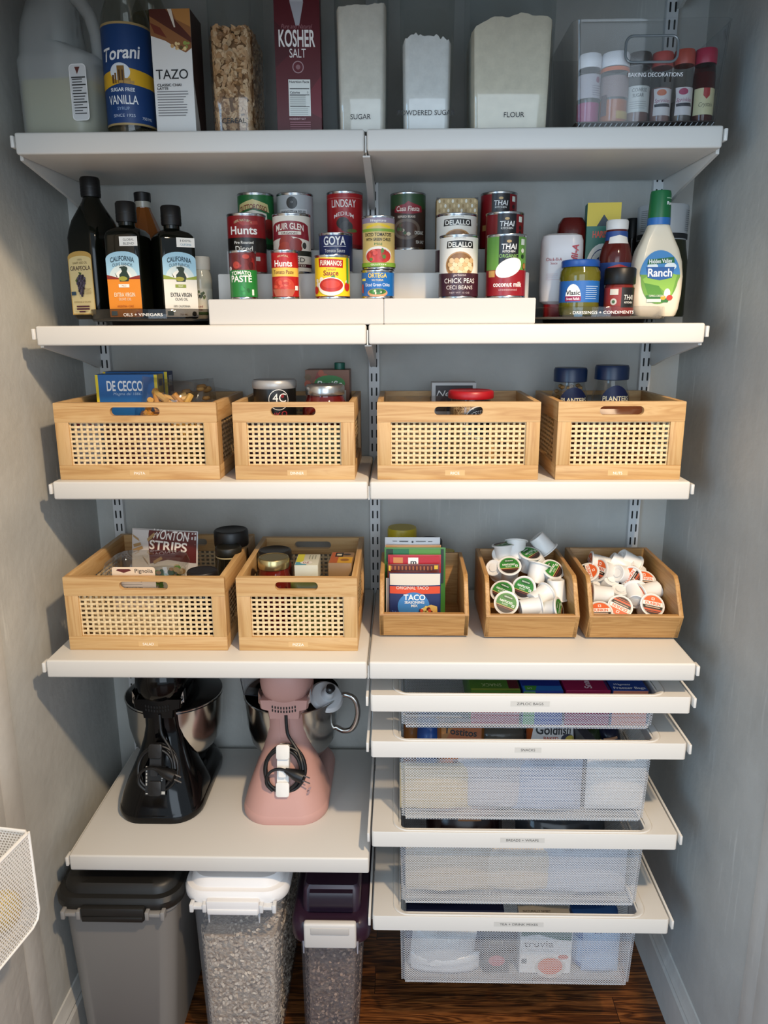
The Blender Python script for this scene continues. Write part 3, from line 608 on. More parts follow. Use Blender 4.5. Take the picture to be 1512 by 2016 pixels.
# ================================================================ turntables
def turntable(X, Y, r, z, text, label, lipm, tcol, rot):
    t = thing('turntable', label, 'turntable', (X, Y, z+.0002), 0, 'turntables')
    b = new(); lathe(b, [(r*.70, 0), (r*.72, .007), (r*.70, .008)], seg=48); obj('swivel_base', b, H('1d1b1b', .3), t)
    b = new(); lathe(b, [(r-.012, .0075), (r-.004, .0085), (r-.002, .0105), (r-.004, .012)], seg=64); obj('tray', b, H('3c3a38', .12) if lipm is smoke else H('5a5856', .12), t)
    b = new(); lathe(b, [(r-.0028, .0105), (r, .0125), (r, .029), (r-.001, .0305), (r-.003, .029), (r-.003, .0115)], seg=64, cap0=False, cap1=False); obj('rim', b, lipm, t)
    decal('name_sticker', t, cyl(r+.0002, rot), [T(text, 0, 19.5, 5.6, tcol, w=len(text)*4.9)], step=4)
turntable(-.4265, -.162, .1325, ZS[2], 'OILS + VINEGARS', 'smoked turntable marked OILS + VINEGARS at the left', smoke, 'f4f2ee', .05)
turntable(.4480, -.160, .1385, ZS[2], '- DRESSINGS + CONDIMENTS', 'clear turntable marked DRESSINGS + CONDIMENTS at the right', clear('clear_grey', (.90, .90, .91), .05), 'f4f2ee', -.12)
ZT = ZS[2]+.0125
ink = H('0d0f0a', .07, 0, .35); capm = H('111112', .42, 0, .35)
# oil bottles (square section lofts)
def sqbottle(name, L, R, T_, Y, rz, label, w, body, capr, capT, secs, cap=True, glass=ink):
    X, hw, h = fit(L, R, T_, Y, ZT)
    t = thing(name, label, 'bottle', (X, Y, ZT+.0002), rz, 'bottles on the oil turntable')
    b = new(); rloft(b, [(w*a, w*a, min(w*a/2-1e-4, w*rr), h*q) for a, rr, q in secs], 6); obj('glass', b, glass, t)
    b = new(); lathe(b, [(capr, h*capT), (capr*1.02, h*capT+.002), (capr*1.02, h*.985), (capr*.9, h)], seg=28)
    for k in range(3): lathe(b, [(capr*1.035, h*(capT+.015)+k*.006), (capr*1.035, h*(capT+.015)+k*.006+.0025)], seg=28)
    obj('cap', b, capm, t)
    return t, h
t, h = sqbottle('oil_bottle', 130, 247, 350, -.165, -.50, 'tall dark grape seed oil bottle with a yellow label', .082, 0, .0185, .865,
    [(.90, .2, 0), (.97, .2, .012), (1, .2, .03), (1, .2, .58), (.97, .25, .63), (.88, .3, .70), (.66, .4, .78), (.44, .48, .835), (.38, .5, .86), (.38, .5, .90)])
def grapes(cx, cy):
    random.seed(5); o = [('p', [(cx-9, cy+16), (cx-16, cy+8), (cx-12, cy+2), (cx-3, cy+10)], '5a6a34'), ('p', [(cx+2, cy+22), (cx-6, cy+24), (cx-2, cy+15)], '4e6030')]
    for j in range(9):
        n = [3, 5, 5, 5, 4, 4, 3, 2, 1][j]
        for i in range(n): o.append(ov(cx+(i-(n-1)/2)*4.6+random.uniform(-1, 1), cy+16-j*4.6, 2.9, 2.9, ['3a3444', '5a5468', '2a2632', '48405a'][(i*3+j) % 4]))
    return o
decal('label', t, lambda u, v, o: (u*1.1, -.0412-o, v), [('p', [(-31, 9), (31, 9), (31, 118)]+[(31*math.cos(a), 118+11*math.sin(a)) for a in [PI*i/12 for i in range(1, 12)]]+[(-31, 118)], 'c9a35a'), ('p', [(-29, 11), (29, 11), (29, 112)]+[(29*math.cos(a), 112+8*math.sin(a)) for a in [PI*i/12 for i in range(1, 12)]]+[(-29, 112)], 'e6d39c'),
    T('100%', 0, 113, 3.5, '5a4020', w=12), T('GRAPE SEED OIL', 0, 107, 4, '5a4020', w=38), T('GRAPEOLA', 0, 97, 8, '3a1c24', w=53, bold=.01)]+grapes(0, 66)+[rb(-27, 46, -15, 53, '2c4a64'), T('COOKING & SALADS', 0, 33, 3, '6a5030', w=44)]+lines(10, 27, 48, 60, 5, '8a744a')+[rb(-16, 23, 18, 26, '4a1a34'), rb(-16, 18, 18, 21, '4a1a34'), rb(-10, 13, 6, 16, '4a1a34')])
def cor(L, R, T_, Y, rz, label, main, txt, band, tagl, tagc):
    t, h = sqbottle('oil_bottle', L, R, T_, Y, rz, label, .069, 0, .0185, .83,
        [(.92, .14, 0), (.98, .14, .01), (1, .14, .03), (1, .14, .70), (.97, .18, .735), (.86, .26, .765), (.55, .42, .785), (.44, .5, .80), (.44, .5, .86)])
    lb = [rb(-34, 3, 34, 72, main), ('p', [(-34, 72), (34, 72), (34, 108)]+[(34*math.cos(a), 108+14*math.sin(a)) for a in [PI*i/14 for i in range(1, 14)]]+[(-34, 108)], 'a8d2e6'),
        ('p', [(30*math.cos(a), 72+26*math.sin(a)) for a in [PI*i/16 for i in range(17)]], 'd6e6e6'), ('p', [(18*math.cos(a), 72+17*math.sin(a)) for a in [PI*i/16 for i in range(17)]], 'f2f2ea'),
        ('p', [(-34, 72), (-34, 80), (-12, 75), (0, 72)], band), ('p', [(34, 72), (34, 79), (14, 75), (4, 72)], band),
        T('CALIFORNIA', 0, 109.5, 8.5, '1c3a4a', w=49, arc=-.006, bold=.02), T('OLIVE RANCH.', 0, 99, 6, '1c3a4a', w=42, arc=-.005),
        ('p', [(-8, 68), (10, 68), (13, 76), (8, 86), (10, 92), (3, 96), (-4, 92), (-2, 86), (-8, 80)], '20362c'), ov(1, 93, 8, 2, '20362c'), ov(-1, 73, 9, 4, '9a9a3a'), ('p', [(-12, 76), (-17, 84), (-14, 76)], '3a4a30'),
        rb(-11, 57, 11, 63, 'f2eee4' if main == 'e58a22' else '8a9a3a'), T('MILD' if main == 'e58a22' else 'MEDIUM', 0, 60, 3, txt if main == 'e58a22' else 'f0f0e8', w=9), T('EXTRA VIRGIN', 0, 44, 7.5, 'f4e6c8' if main == 'e58a22' else '3a3a34', w=43, bold=.015), T('OLIVE OIL', 0, 36, 5, 'f4e6c8' if main == 'e58a22' else '3a3a34', w=26),
        T('ARGENTINA + CHILE' if main == 'e58a22' else '100% CALIFORNIA', 0, 23, 4, 'a8501a' if main == 'e58a22' else '5a5a50', w=34), rb(-30, 6, -18, 14, '6a8a9a' if main == 'e58a22' else '4a5a4a'), ov(25, 9, 4.5, 4.5, 'b8501a' if main == 'e58a22' else '1c1c1a'), T('750 ML', 3, 7.5, 3, '8a5a20', w=16)]
    decal('label', t, lambda u, v, o: (u*.94, -.0346-o, v), lb)
    decal('tag', t, lambda u, v, o: (u*.94, -.0346-o, v), [rb(-3, 131, 34, 148, 'f0eee8'), T(tagl[0], 16, 142.5, 4, '3a3a38', w=22), T(tagl[1], 16, 135.5, 4, tagc, w=22)])
cor(214, 297, 398, -.232, -.07, 'olive oil bottle with an orange and blue label', 'e58a22', 'a85a18', '8a2a1c', ('GLOBAL', 'BLEND'), '3a3a38')
cor(297, 388, 406, -.215, .56, 'olive oil bottle with a white and blue label', 'e2e0d8', '3a3a34', '8a9a3a', ('100%', 'CALIFORNIA'), '2a7a9a')
# amber bottle behind
X, hw, h = fit(248, 330, 380, -.105, ZT)
t = thing('vinegar_bottle', 'amber bottle with black cap behind the two olive oil bottles', 'bottle', (X, -.105, ZT+.0002), .2, 'bottles on the oil turntable')
b = new(); lathe(b, [(.038, 0), (.041, .004), (.041, h*.60), (.037, h*.66), (.016, h*.86), (.0140, h*.88), (.0140, h*.94)], seg=10); obj('glass', b, H('7a4416', .08, 0, .6), t, False)
b = new(); lathe(b, [(.0150, h*.885), (.0150, h*.945)], seg=24); obj('neck', b, H('a8a498', .1), t)
b = new(); lathe(b, [(.0165, h*.93), (.0168, h*.995), (.0155, h)], seg=28); obj('cap', b, capm, t)
# mayonnaise jar
X, hw, h = fit(371, 418, 506, -.165, ZT)
t = thing('mayonnaise_jar', 'cream jar with white lid and green leaf label at the riser', 'jar', (X, -.165, ZT+.0002), 0)
b = new(); lathe(b, [(hw*.95, 0), (hw, .003), (hw, h*.60), (hw*.93, h*.72), (hw*.85, h*.77), (hw*.85, h*.8)]); obj('jar_body', b, H('d9cfb6', .12), t)
b = new(); lathe(b, [(hw*.90, h*.79), (hw*.92, h*.98), (hw*.86, h)]); obj('lid', b, H('d6d0c2', .4), t)
rr = hw*1000
decal('label', t, cyl(hw), [rb(-rr*1.5, 8, rr*1.5, 58, 'e2d9c2')]+blobs(16, 0, 44, rr*.8, 8, 3, ['5a6a34', '7a8a4a', '44542a'], 8)+[T('Mayo', rr*.2, 44, 8, '2a2a20', w=rr*.9, shear=.2), T('Reduced', -2, 24, 4, '9a3028', w=rr*.9), T('Calorie', -2, 18, 4, '9a3028', w=rr*.8), rb(-rr*1.5, 8, rr*1.5, 13, '4a6a2c'), rb(-rr*.5, 9, 0, 15, '1c2438')], step=rr*.2)
# ================================================================ dressings
G2 = 'bottles and jars on the dressing turntable'
# sauce bottle, inverted
X, hw, h = fit(1059, 1148, 461, -.175, ZT)
t = thing('sauce_bottle', 'white squeeze bottle standing on its red cap', 'bottle', (X, -.175, ZT+.0002), -.18, G2)
b = new(); rloft(b, [(.052, .030, .012, .022), (.078, .046, .02, .030), (.0815, .05, .022, .05), (.0815, .05, .022, h*.80), (.080, .049, .022, h*.92), (.074, .043, .02, h*.975), (.055, .026, .013, h)], 6); obj('bottle_body', b, H('d3d0d2', .3), t)
b = new(); rloft(b, [(.060, .036, .014, 0), (.062, .038, .015, .003), (.062, .038, .015, .024)], 5); obj('cap', b, H('a01a1e', .35), t)
decal('label', t, flat(-.0253), [T('Chick-fil-A', -14, 108, 6, '9a2630', w=30, bold=.01), T('Sauce', -14, 101, 4.5, '9a2630', w=13), T('Chick-fil-A', 23, 100, 12, 'b01c2c', w=72, ang=86, bold=.03, shear=.2)]+lines(-28, 0, 70, 84, 4, 'c08a90')+[ov(16, 55, 6, 8, 'a8a6b4'), ov(12, 44, 4, 4, '8a2a38'), ov(18, 40, 4, 5, '8a2a38'), ov(14, 34, 3.4, 4, '8a2a38')])
# dark red bottle behind it
X, hw, h = fit(1088, 1156, 430, -.100, ZT)
t = thing('ketchup_bottle', 'dark red bottle half hidden behind the white squeeze bottle', 'bottle', (X, -.100, ZT+.0002), 0, G2)
b = new(); rloft(b, [(.056, .05, .02, 0), (.06, .052, .022, .01), (.06, .052, .024, h*.86), (.056, .046, .022, h*.94), (.04, .03, .014, h)], 6); obj('bottle_body', b, H('5a1512', .15), t)
# harissa box
def I_har(w, h):
    c = w/2
    return [rb(-c, h*.80, c, h, 'd8bc34'), rb(-c, h*.68, c, h*.80, '1f6a5a'), ('p', [(-c*.4, h*.80), (0, h*.90), (c*.5, h*.80)], '1c2f3a'), T('HARISSA', 0, h*.73, h*.055, 'd84a38', w=w*.62, bold=.04), rb(-c, 0, c, h*.68, '1f6a5a'), ov(0, h*.44, c*.95, h*.21, 'e6e4dc'), ov(0, h*.44, c*.74, h*.165, '23356a'), ov(0, h*.44, c*.70, h*.155, 'e6e4dc'), ('p', [(-c*.05, h*.31), (c*.08, h*.31), (c*.1, h*.46), (0, h*.46)], '23356a'), ov(c*.05, h*.49, c*.42, h*.05, '23356a'), ov(-c*.2, h*.46, c*.16, h*.045, '23356a'), ov(c*.3, h*.46, c*.14, h*.04, '23356a')]+blobs(10, 0, h*.26, c*.8, h*.03, 4, ['b8343a', '8a2430'], 3)
carton('harissa_box', 1152, 1216, 399, -.130, ZT, .035, 'yellow and green box with a palm tree, behind the relish jar', 'box', H('1f6a5a'), I_har, -.08)
# barbecue sauce bottle
X, hw, h = fit(1179, 1241, 434, -.185, ZT)
t = thing('sauce_bottle', 'dark red sauce bottle with white cap and blue label', 'bottle', (X, -.185, ZT+.0002), 0, G2)
pf = [(0, hw*.93), (.004, hw), (h*.62, hw), (h*.72, hw*.88), (h*.79, hw*.68), (h*.92, hw*.62)]
b = new(); lathe(b, [(r, z) for z, r in pf]); obj('glass', b, H('5a1f1a', .1), t)
b = new(); lathe(b, [(hw*.66, h*.90), (hw*.68, h*.915), (hw*.68, h*.985), (hw*.62, h)]); obj('cap', b, H('e0ddd8', .4), t)
rr = hw*1000
decal('neck_label', t, revol(lambda v: lerp(pf)(v)+.0006, 0, hw*.70), [rb(-rr*2, h*790, rr*2, h*880, '2a4a8a'), ('p', [(-rr*.62, h*755), (rr*.62, h*755), (rr*.62, h*820), (0, h*840), (-rr*.62, h*820)], 'e8e0d6'), T('BARLEY BABEY', 0, h*785, 4.6, 'b02a2a', w=rr*1.1, bold=.03)], step=rr*.16)
decal('label', t, cyl(hw), [rb(-rr*1.9, 6, rr*1.9, h*560, '2d4a8c'), ('p', [(-rr*.7, h*470), (0, h*500), (rr*.7, h*470), (rr*.7, h*510), (0, h*540), (-rr*.7, h*510)], 'c83a34'), ov(-rr*.1, h*320, rr*.75, h*130, 'e6e6e2'), T('C', -rr*.62, h*330, 10, '23305a')], step=rr*.2)
# relish jar
X, hw, h = fit(1101, 1180, 513, -.235, ZT)
t = thing('relish_jar', 'squat jar of green relish with blue lid and blue label', 'jar', (X, -.235, ZT+.0002), 0, G2)
b = new(); lathe(b, [(hw*.82, 0), (hw*.93, .003), (hw, .016), (hw*.97, .024), (hw*.97, h*.62), (hw, h*.68), (hw*.97, h*.80), (hw*.86, h*.87), (hw*.86, h*.9)]); obj('glass', b, H('5c5a1c', .07), t)
b = new(); lathe(b, [(hw*.91, h*.875), (hw*.93, h*.885), (hw*.93, h*.98), (hw*.88, h)]); obj('lid', b, H('1d4f9c', .3), t)
rr = hw*1000
decal('label', t, cyl(hw*.97), [rb(-rr*1.7, h*250, rr*1.7, h*630, '1f5fa8'), ('p', [(-rr*.9, h*330)]+[(-rr*.52+rr*.4*math.cos(a), h*330+h*240*math.sin(a)) for a in [PI-PI*i/10 for i in range(11)]], 'eef0f0'), T('Vlasic', -rr*.52, h*420, 8.5, '1a1a1c', w=rr*.72, bold=.03), ('p', [(-rr*.92, h*270), (-rr*.12, h*270), (-rr*.12, h*360), (-rr*.92, h*360)], '8c1c4a'), T('Sweet Relish', -rr*.52, h*315, 4.2, 'f0e4ea', w=rr*.66, bold=.02)]+lines(rr*.1, rr*.95, h*310, h*560, 7, 'b8d0ea', .9), step=rr*.2)
# curry paste jar
X, hw, h = fit(1189, 1249, 528, -.245, ZT)
t = thing('curry_jar', 'small jar of red curry paste with black lid', 'jar', (X, -.245, ZT+.0002), 0, G2)
b = new(); lathe(b, [(hw*.85, 0), (hw*.93, .003), (hw*.95, .01), (hw*.95, h*.58), (hw*.88, h*.66), (hw*.86, h*.7)]); obj('glass', b, H('6a2018', .1), t)
b = new(); lathe(b, [(hw*.97, h*.66), (hw, h*.675), (hw, h*.97), (hw*.93, h)]); obj('lid', b, capm, t)
rr = hw*1000
decal('label', t, cyl(hw*.95), [rb(-rr*1.6, 6, rr*1.6, h*590, '8a2a22'), rb(-rr*.1, h*180, rr*1.0, h*590, '151314'), T('THAI', rr*.42, h*390, 9, 'e8e6e0', w=rr*.72, shear=.1), T('KITCHEN', rr*.42, h*285, 3.2, 'e0ded8', w=rr*.62, bold=.03), rb(-rr*.85, h*440, -rr*.3, h*560, 'c8c4b8'), ov(-rr*.58, h*300, 6, 6, 'c0bcb0'), ov(-rr*.58, h*300, 3, 3, '3a5a34')], step=rr*.2)
# ranch dressing
X, hw, h = fit(1243, 1341, 377, -.205, ZT)
t = thing('ranch_bottle', 'big bottle of creamy ranch dressing with a green cap', 'bottle', (X, -.205, ZT+.0002), 0, G2)
sh = [(.00, .80), (.012, .86), (.06, .93), (.18, .99), (.32, 1.0), (.44, .94), (.54, .80), (.62, .62), (.70, .47), (.745, .40), (.80, .38)]
b = new(); rloft(b, [(2*hw*s, 2*hw*max(s*.62, .36*min(1, s/.4)), hw*min(s, .9)*(.55 if s > .5 else .9)*.62 if s > .45 else hw*.36, h*q) for q, s in sh], 7); obj('bottle_body', b, H('e3d8c2', .25), t)
b = new(); lathe(b, [(hw*.44, h*.735), (hw*.44, h*.79)]); obj('collar', b, H('2a6ab0', .35), t)
b = new(); lathe(b, [(hw*.435, h*.79), (hw*.40, h*.975), (hw*.37, h)]); obj('cap', b, H('17683a', .35), t)
wf = lerp([(h*q, hw*s) for q, s in sh])
def ranchsurf(u, v, o):
    k = wf(v); y = -(.62*k if k > .7*hw else .62*.7*hw*(k/(.7*hw)))
    return (u, y-o-.0006, v)
oval = [(hw*1000*.80*math.sin(a)*(1 if math.cos(a) > 0 else .92), h*1000*.315-h*1000*.215*math.cos(a)*-1) for a in [2*PI*i/40 for i in range(40)]]
def cut(y0, y1): return [(x, min(max(y, y0), y1)) for x, y in oval]
hm, wm = h*1000, hw*1000
decal('label', t, ranchsurf, [('p', oval, '3f86c0'), ('p', cut(hm*.10, hm*.335), '6a9a3a'), ('p', [(-wm*.66, hm*.30), (-wm*.3, hm*.345), (0, hm*.30), (wm*.3, hm*.36), (wm*.68, hm*.33), (wm*.5, hm*.15), (0, hm*.24), (-wm*.4, hm*.2)], '8ab84a'), ('p', [(-wm*.6, hm*.27), (0, hm*.245), (wm*.3, hm*.13), (-wm*.3, hm*.12)], '4f8a2e'), ('p', [(-wm*.5, hm*.17), (wm*.5, hm*.17), (wm*.4, hm*.112), (-wm*.4, hm*.112)], '2f7030'), ov(-wm*.3, hm*.40, 10, 6, 'e4ecee'), ov(wm*.4, hm*.40, 11, 7, 'e4ecee'), ov(wm*.34, hm*.185, 6, 9, 'e8e4d8'), ov(wm*.45, hm*.15, 6, 5, 'b83a2a'), ov(wm*.2, hm*.15, 5, 4, 'd0a030'),
    ('p', [(-wm*.56, hm*.395), (wm*.56, hm*.395), (wm*.48, hm*.31), (0, hm*.29), (-wm*.48, hm*.31)], '1f5a9c'), T('Ranch', 0, hm*.352, hm*.062, 'f6f6f4', w=wm*.95, bold=.03), ('p', [(-wm*.52, hm*.415), (wm*.55, hm*.43), (wm*.52, hm*.475), (-wm*.48, hm*.455)], '17683a'), T('Hidden Valley', 0, hm*.443, hm*.032, 'f4f4ee', w=wm*.9, bold=.03, ang=2), T('TOPPING & DRESSING', -wm*.08, hm*.165, hm*.017, 'e4ecd8', w=wm*.6), rb(-wm*.45, hm*.115, wm*.12, hm*.14, 'd8e4d0')], step=6)
decal('cap_label', t, cyl(hw*.425), [T('Ranch', hw*380, hm*.90, 5.5, 'f2f4f4', w=hw*460, bold=.03), rb(hw*120, hm*.935, hw*640, hm*.942, '9ac0a0')], step=3)
# tall silver-labelled bottle behind the ranch
X, hw, h = fit(1249, 1347, 407, -.098, ZT)
t = thing('oil_bottle', 'dark green bottle with a silver label behind the ranch dressing', 'bottle', (X, -.098, ZT+.0002), 0, G2)
b = new(); lathe(b, [(hw*1.05, 0), (hw*1.08, .004), (hw*1.06, h*.50), (hw*.97, h*.62), (hw*.93, h*.70)]); obj('glass', b, H('24260c', .08), t)
b = new(); lathe(b, [(hw*.93, h*.69), (hw*.95, h*.70), (hw*.97, h*.985), (hw*.94, h)]); obj('sleeve', b, H('c0c4c8', .35, .2), t)
rr = hw*1000
decal('label', t, cyl(hw*.975), [rb(-rr*1.5, h*700, rr*1.5, h*745, '1c1c1e')]+[x for s in (-1, 1) for x in lines(s*rr*.95-rr*.28, s*rr*.95+rr*.3, h*770, h*960, 11, '5a5c60', .8)], step=rr*.2)
X, hw, h = fit(1226, 1256, 430, -.072, ZT)
t = thing('sauce_bottle', 'thin dark bottle with black cap, just left of the silver label', 'bottle', (X, -.068, ZT+.0002), 0, G2)
b = new(); lathe(b, [(.014, 0), (.0165, .004), (.0165, h*.6), (.012, h*.72), (.011, h*.84)]); obj('glass', b, H('1c1614', .1), t)
b = new(); lathe(b, [(.0135, h*.80), (.014, h*.98), (.012, h)]); obj('cap', b, capm, t)
# ================================================================ top shelf
Z1 = ZS[1]
def stuff(name, label, cat, bm, mats, loc=None, rot=None, smooth=True):
    o = obj(name, bm, mats, None, smooth, loc, rot); o['kind'] = 'stuff'; o['label'] = label; o['category'] = cat; return o
def chips(bm, n, w, d, z0, z1, s, nm, seed, thick=.25, topslope=0):
    """small curled flakes packed over the front, sides and top of a w x d block (front at y=0, centred on x)"""
    random.seed(seed)
    A = [w*(z1-z0), d*(z1-z0)*.9, d*(z1-z0)*.9, w*d*.9]; tot = sum(A)
    for i in range(n):
        q = random.random()*tot; f = 0
        while q > A[f]: q -= A[f]; f += 1
        u, v = random.uniform(-.5, .5), random.random(); z = z0+v*(z1-z0); e = random.uniform(.1, .5)*s
        c, N = [((u*w, e, z), (0, -1, 0)), ((w/2-e, (u+.5)*d, z), (1, 0, 0)), ((-w/2+e, (u+.5)*d, z), (-1, 0, 0)), ((u*w, v*d, z1-e*.5+topslope*u), (0, 0, 1))][f]
        N = (Vector(N)+Vector((random.gauss(0, .45), random.gauss(0, .45), random.gauss(0, .45)))).normalized()
        X = N.orthogonal().normalized(); X.rotate(Matrix.Rotation(random.uniform(0, 6.3), 3, N)); Yv = N.cross(X)
        a, bb = s*random.uniform(.6, 1.1), s*random.uniform(.4, .8); k = 7; vs = []
        for j in range(k):
            an = 2*PI*j/k; r = random.uniform(.8, 1.1)
            p = Vector(c)+X*a*r*math.cos(an)+Yv*bb*r*math.sin(an)+N*thick*s*(math.cos(an)**2)*.6
            p.x = max(-w/2, min(w/2, p.x)); p.y = max(0, min(d, p.y)); vs.append(bm.verts.new(p))
        ce = bm.verts.new(Vector(c)-N*thick*s*.2); ce.co.x = max(-w/2, min(w/2, ce.co.x)); ce.co.y = max(0, min(d, ce.co.y)); mi = random.randrange(nm)
        for j in range(k): bm.faces.new((ce, vs[j], vs[(j+1) % k])).material_index = mi
def corners(verts, hw, y0, d, R_):
    """pull points lying outside the rounded corners of a container back inside"""
    for v in verts:
        w_ = hw(v.co.z); x, y = abs(v.co.x), v.co.y-y0; cx = w_-R_
        for cy, s in ((R_, -1), (d-R_, 1)):
            if x > cx and (y-cy)*s > 0:
                dx, dy = x-cx, (y-cy)*s; q = math.hypot(dx, dy)
                if q > R_: v.co.x = math.copysign(cx+dx/q*R_, v.co.x); v.co.y = y0+cy+s*dy/q*R_
# --- vinegar jug
hdpe = milky('jug_plastic', 'd0d2d0', .42, (.95, .97, .97), .35)
jx = xat(139, -.19, 1.98)
t = thing('vinegar_jug', 'big translucent plastic jug half full of pale vinegar, at the left end', 'jug', (jx, -.19, Z1+.0003), -.10)
b = new(); w = .146
rloft(b, [(w*.90, w*.90, .03, 0), (w*.97, w*.97, .034, .006), (w*.985, w*.985, .034, .02), (w, w, .036, .125), (w*1.0, w*1.0, .036, .137), (w*.97, w*.97, .04, .146), (w*.66, w*.92, .04, .165, -w*.155, 0), (w*.60, w*.86, .04, .20, -w*.16, 0), (w*.55, w*.72, .04, .235, -w*.13, 0), (w*.30, w*.36, .02, .27, -w*.05, 0), (.04, .04, .0199, .29, -w*.0, 0), (.04, .04, .0199, .305, 0, 0)], 6)
obj('jug_body', b, hdpe, t)
b = new(); tube(b, [(.058, 0, .138), (.062, 0, .16), (.060, 0, .19), (.052, 0, .22), (.035, 0, .245), (.015, 0, .262)], [.014, .012, .0115, .012, .013, .014], 12); obj('handle', b, hdpe, t)
b = new(); lathe(b, [(.021, .292), (.0215, .31), (.019, .312)], seg=28); obj('cap', b, H('d8dce0', .4), t)
decal('label', t, flat(-w/2-.0006), [('p', [(x+55, y+75) for x, y in rrect(32, 92, 7, 4)], 'dfe0e0'), ('p', [(x+55, y+75) for x, y in rrect(29, 89, 6, 4)], 'c9cbcc'), ('p', [(50, 116), (54, 104), (60, 116)], '5a2a24')]+[rb(44, 40+i*4.6, 44+random.Random(i).uniform(14, 24), 41.6+i*4.6, '3a3c3e') for i in range(13)]+[rb(43, y, 69, y+1.8, '1c1d1e') for y in (58, 72, 86, 98)])
b = new(); rloft(b, [(w*.86, w*.86, .03, .003), (w*.94, w*.94, .033, .012), (w*.965, w*.965, .034, .1005)], 6)
stuff('vinegar', 'pale yellow green vinegar filling the lower half of the jug', 'vinegar', b, H('94904e', .3), (jx, -.19, Z1+.0003), (0, 0, -.10))
# --- syrup bottles
def syrup(L, R, T_, Y, label, full):
    X, hw, h = fit(L, R, T_, Y, Z1); lh = h
    t = thing('syrup_bottle', label, 'bottle', (X, Y, Z1+.0003), 0, 'syrup bottles')
    r = hw; b = new()
    lathe(b, [(r*.95, 0), (r, .004), (r, lh*1.03), (r*.96, lh*1.09), (r*.72, lh*1.24), (r*.42, lh*1.38), (r*.36, lh*1.5)], seg=36); obj('glass', b, clear('syrup_glass', (.80, .80, .76), .03, 1, 1.5), t)
    b = new(); lathe(b, [(r*.46, lh*1.44), (r*.47, lh*1.66), (r*.42, lh*1.68)]); obj('cap', b, H('16264c', .4), t)
    rr = r*1000; H_ = lh*1000; o = H_*.135
    it = [rb(-rr*2.6, o, rr*2.6, H_, 'b39a68'), rb(-rr*2.6, o+3.5, rr*2.6, H_-4, '1d4076'), T('FAVORING THE WORLD'[:0] or '.', 0, H_*.93, 1, '9ab0d0'),
          ('p', [(-rr*2.4, H_*.42), (-rr*.8, H_*.455), (0, H_*.49), (rr*.9, H_*.47), (rr*2.4, H_*.46), (rr*2.4, H_*.57), (rr*.9, H_*.60), (rr*.3, H_*.62), (-rr*.5, H_*.595), (-rr*2.4, H_*.54)], 'e0ae28'),
          ov(-rr*.05, H_*.585, rr*.42, H_*.075, 'dfe6ec')]
    it += [('p', [(x0*rr, H_*.49), (x1*rr, H_*.485), (x1*rr, H_*y), (x0*rr, H_*y)], c) for x0, x1, y, c in ((-.40, -.30, .56, '6a4a24'), (-.28, -.20, .575, '7a5628'), (-.16, .14, .635, '8a6630'), (-.10, -.04, .60, '4a3018'), (.03, .09, .60, '4a3018'), (.12, .36, .53, 'a88240'), (-.1, .5, .51, 'b8924c'))]
    it += [T('Torani', 0, H_*.745, H_*.105, 'f2f4f6', w=rr*1.62, shear=.22, ang=5, bold=.02), T('SUGAR FREE', 0, H_*.435, H_*.03, 'e8eef4', w=rr*1.0, bold=.02), T('VANILLA', -rr*.02, H_*.35, H_*.075, 'f4f6f8', w=rr*1.25, bold=.01), T('SYRUP', 0, H_*.275, H_*.025, '9ab4d4', w=rr*.5), T('SINCE 1925', 0, H_*.215, H_*.025, 'c8d4e4', w=rr*.9), T('750 ML', rr*.95, H_*.20, H_*.025, 'e0e6ee', w=rr*.45)]
    decal('label', t, cyl(r), it, step=rr*.16, rough=.4)
    b = new(); lathe(b, [(r*.9, .004), (r*.95, .008), (r*.95, lh*(1.1 if full else .12)), (r*.7, lh*(1.2 if full else .12))], seg=30); obj('syrup', b, milky('syrup_liquid', '8a8468', .15, (.86, .85, .76), .1), t)
syrup(209, 303, 60, -.205, 'vanilla syrup bottle with blue label, in front beside the jug', 0)
syrup(262, 352, 82, -.085, 'vanilla syrup bottle with navy cap, behind its twin and the carton', 1)
# --- chai carton
def I_tazo(w, h):
    c = w/2; random.seed(2)
    o = [rb(-c+.5, .5, c-.5, h-.5, 'dcdcda'), ('p', [(-c, h), (c, h), (c, h*.70), (c*.7, h*.665), (c*.4, h*.69), (c*.2, h*.71), (-c*.3, h*.76), (-c, h*.80)], '8a5a34'), ('p', [(-c, h), (-c*.2, h), (c, h*.78), (c, h*.74), (-c, h*.95)], '4e2218'), ('p', [(c*.1, h), (c, h), (c, h*.86), (c*.3, h*.92)], 'b07c42'), ('p', [(-c*.1, h), (c*.1, h), (c*.25, h*.86), (c*.18, h*.86)], 'd8d0c4'), ('p', [(-c, h*.9), (-c*.5, h*.86), (-c*.2, h*.78), (-c*.8, h*.82)], '6a2c1c')]
    o += blobs(12, c*.45, h*.72, c*.5, h*.03, 3, ['c8a068', 'e0c890', '8a9a4a', '5a4a20'], 6)
    o += [T('TAZO', -c*.05, h*.50, h*.075, '1c1c1e', w=w*.80, bold=.005), T('CLASSIC CHAI', -c*.22, h*.415, h*.02, '2a2422', w=w*.60, bold=.03), T('LATTE', -c*.55, h*.388, h*.02, '2a2422', w=w*.27, bold=.03)]
    return o+[rb(-c*.85, h*(.36-.021*i), -c*.85+w*random.uniform(.62, .80), h*(.367-.021*i), '77777a') for i in range(10)]
X, hw, h = fit(301, 381, 18, -.25, Z1)
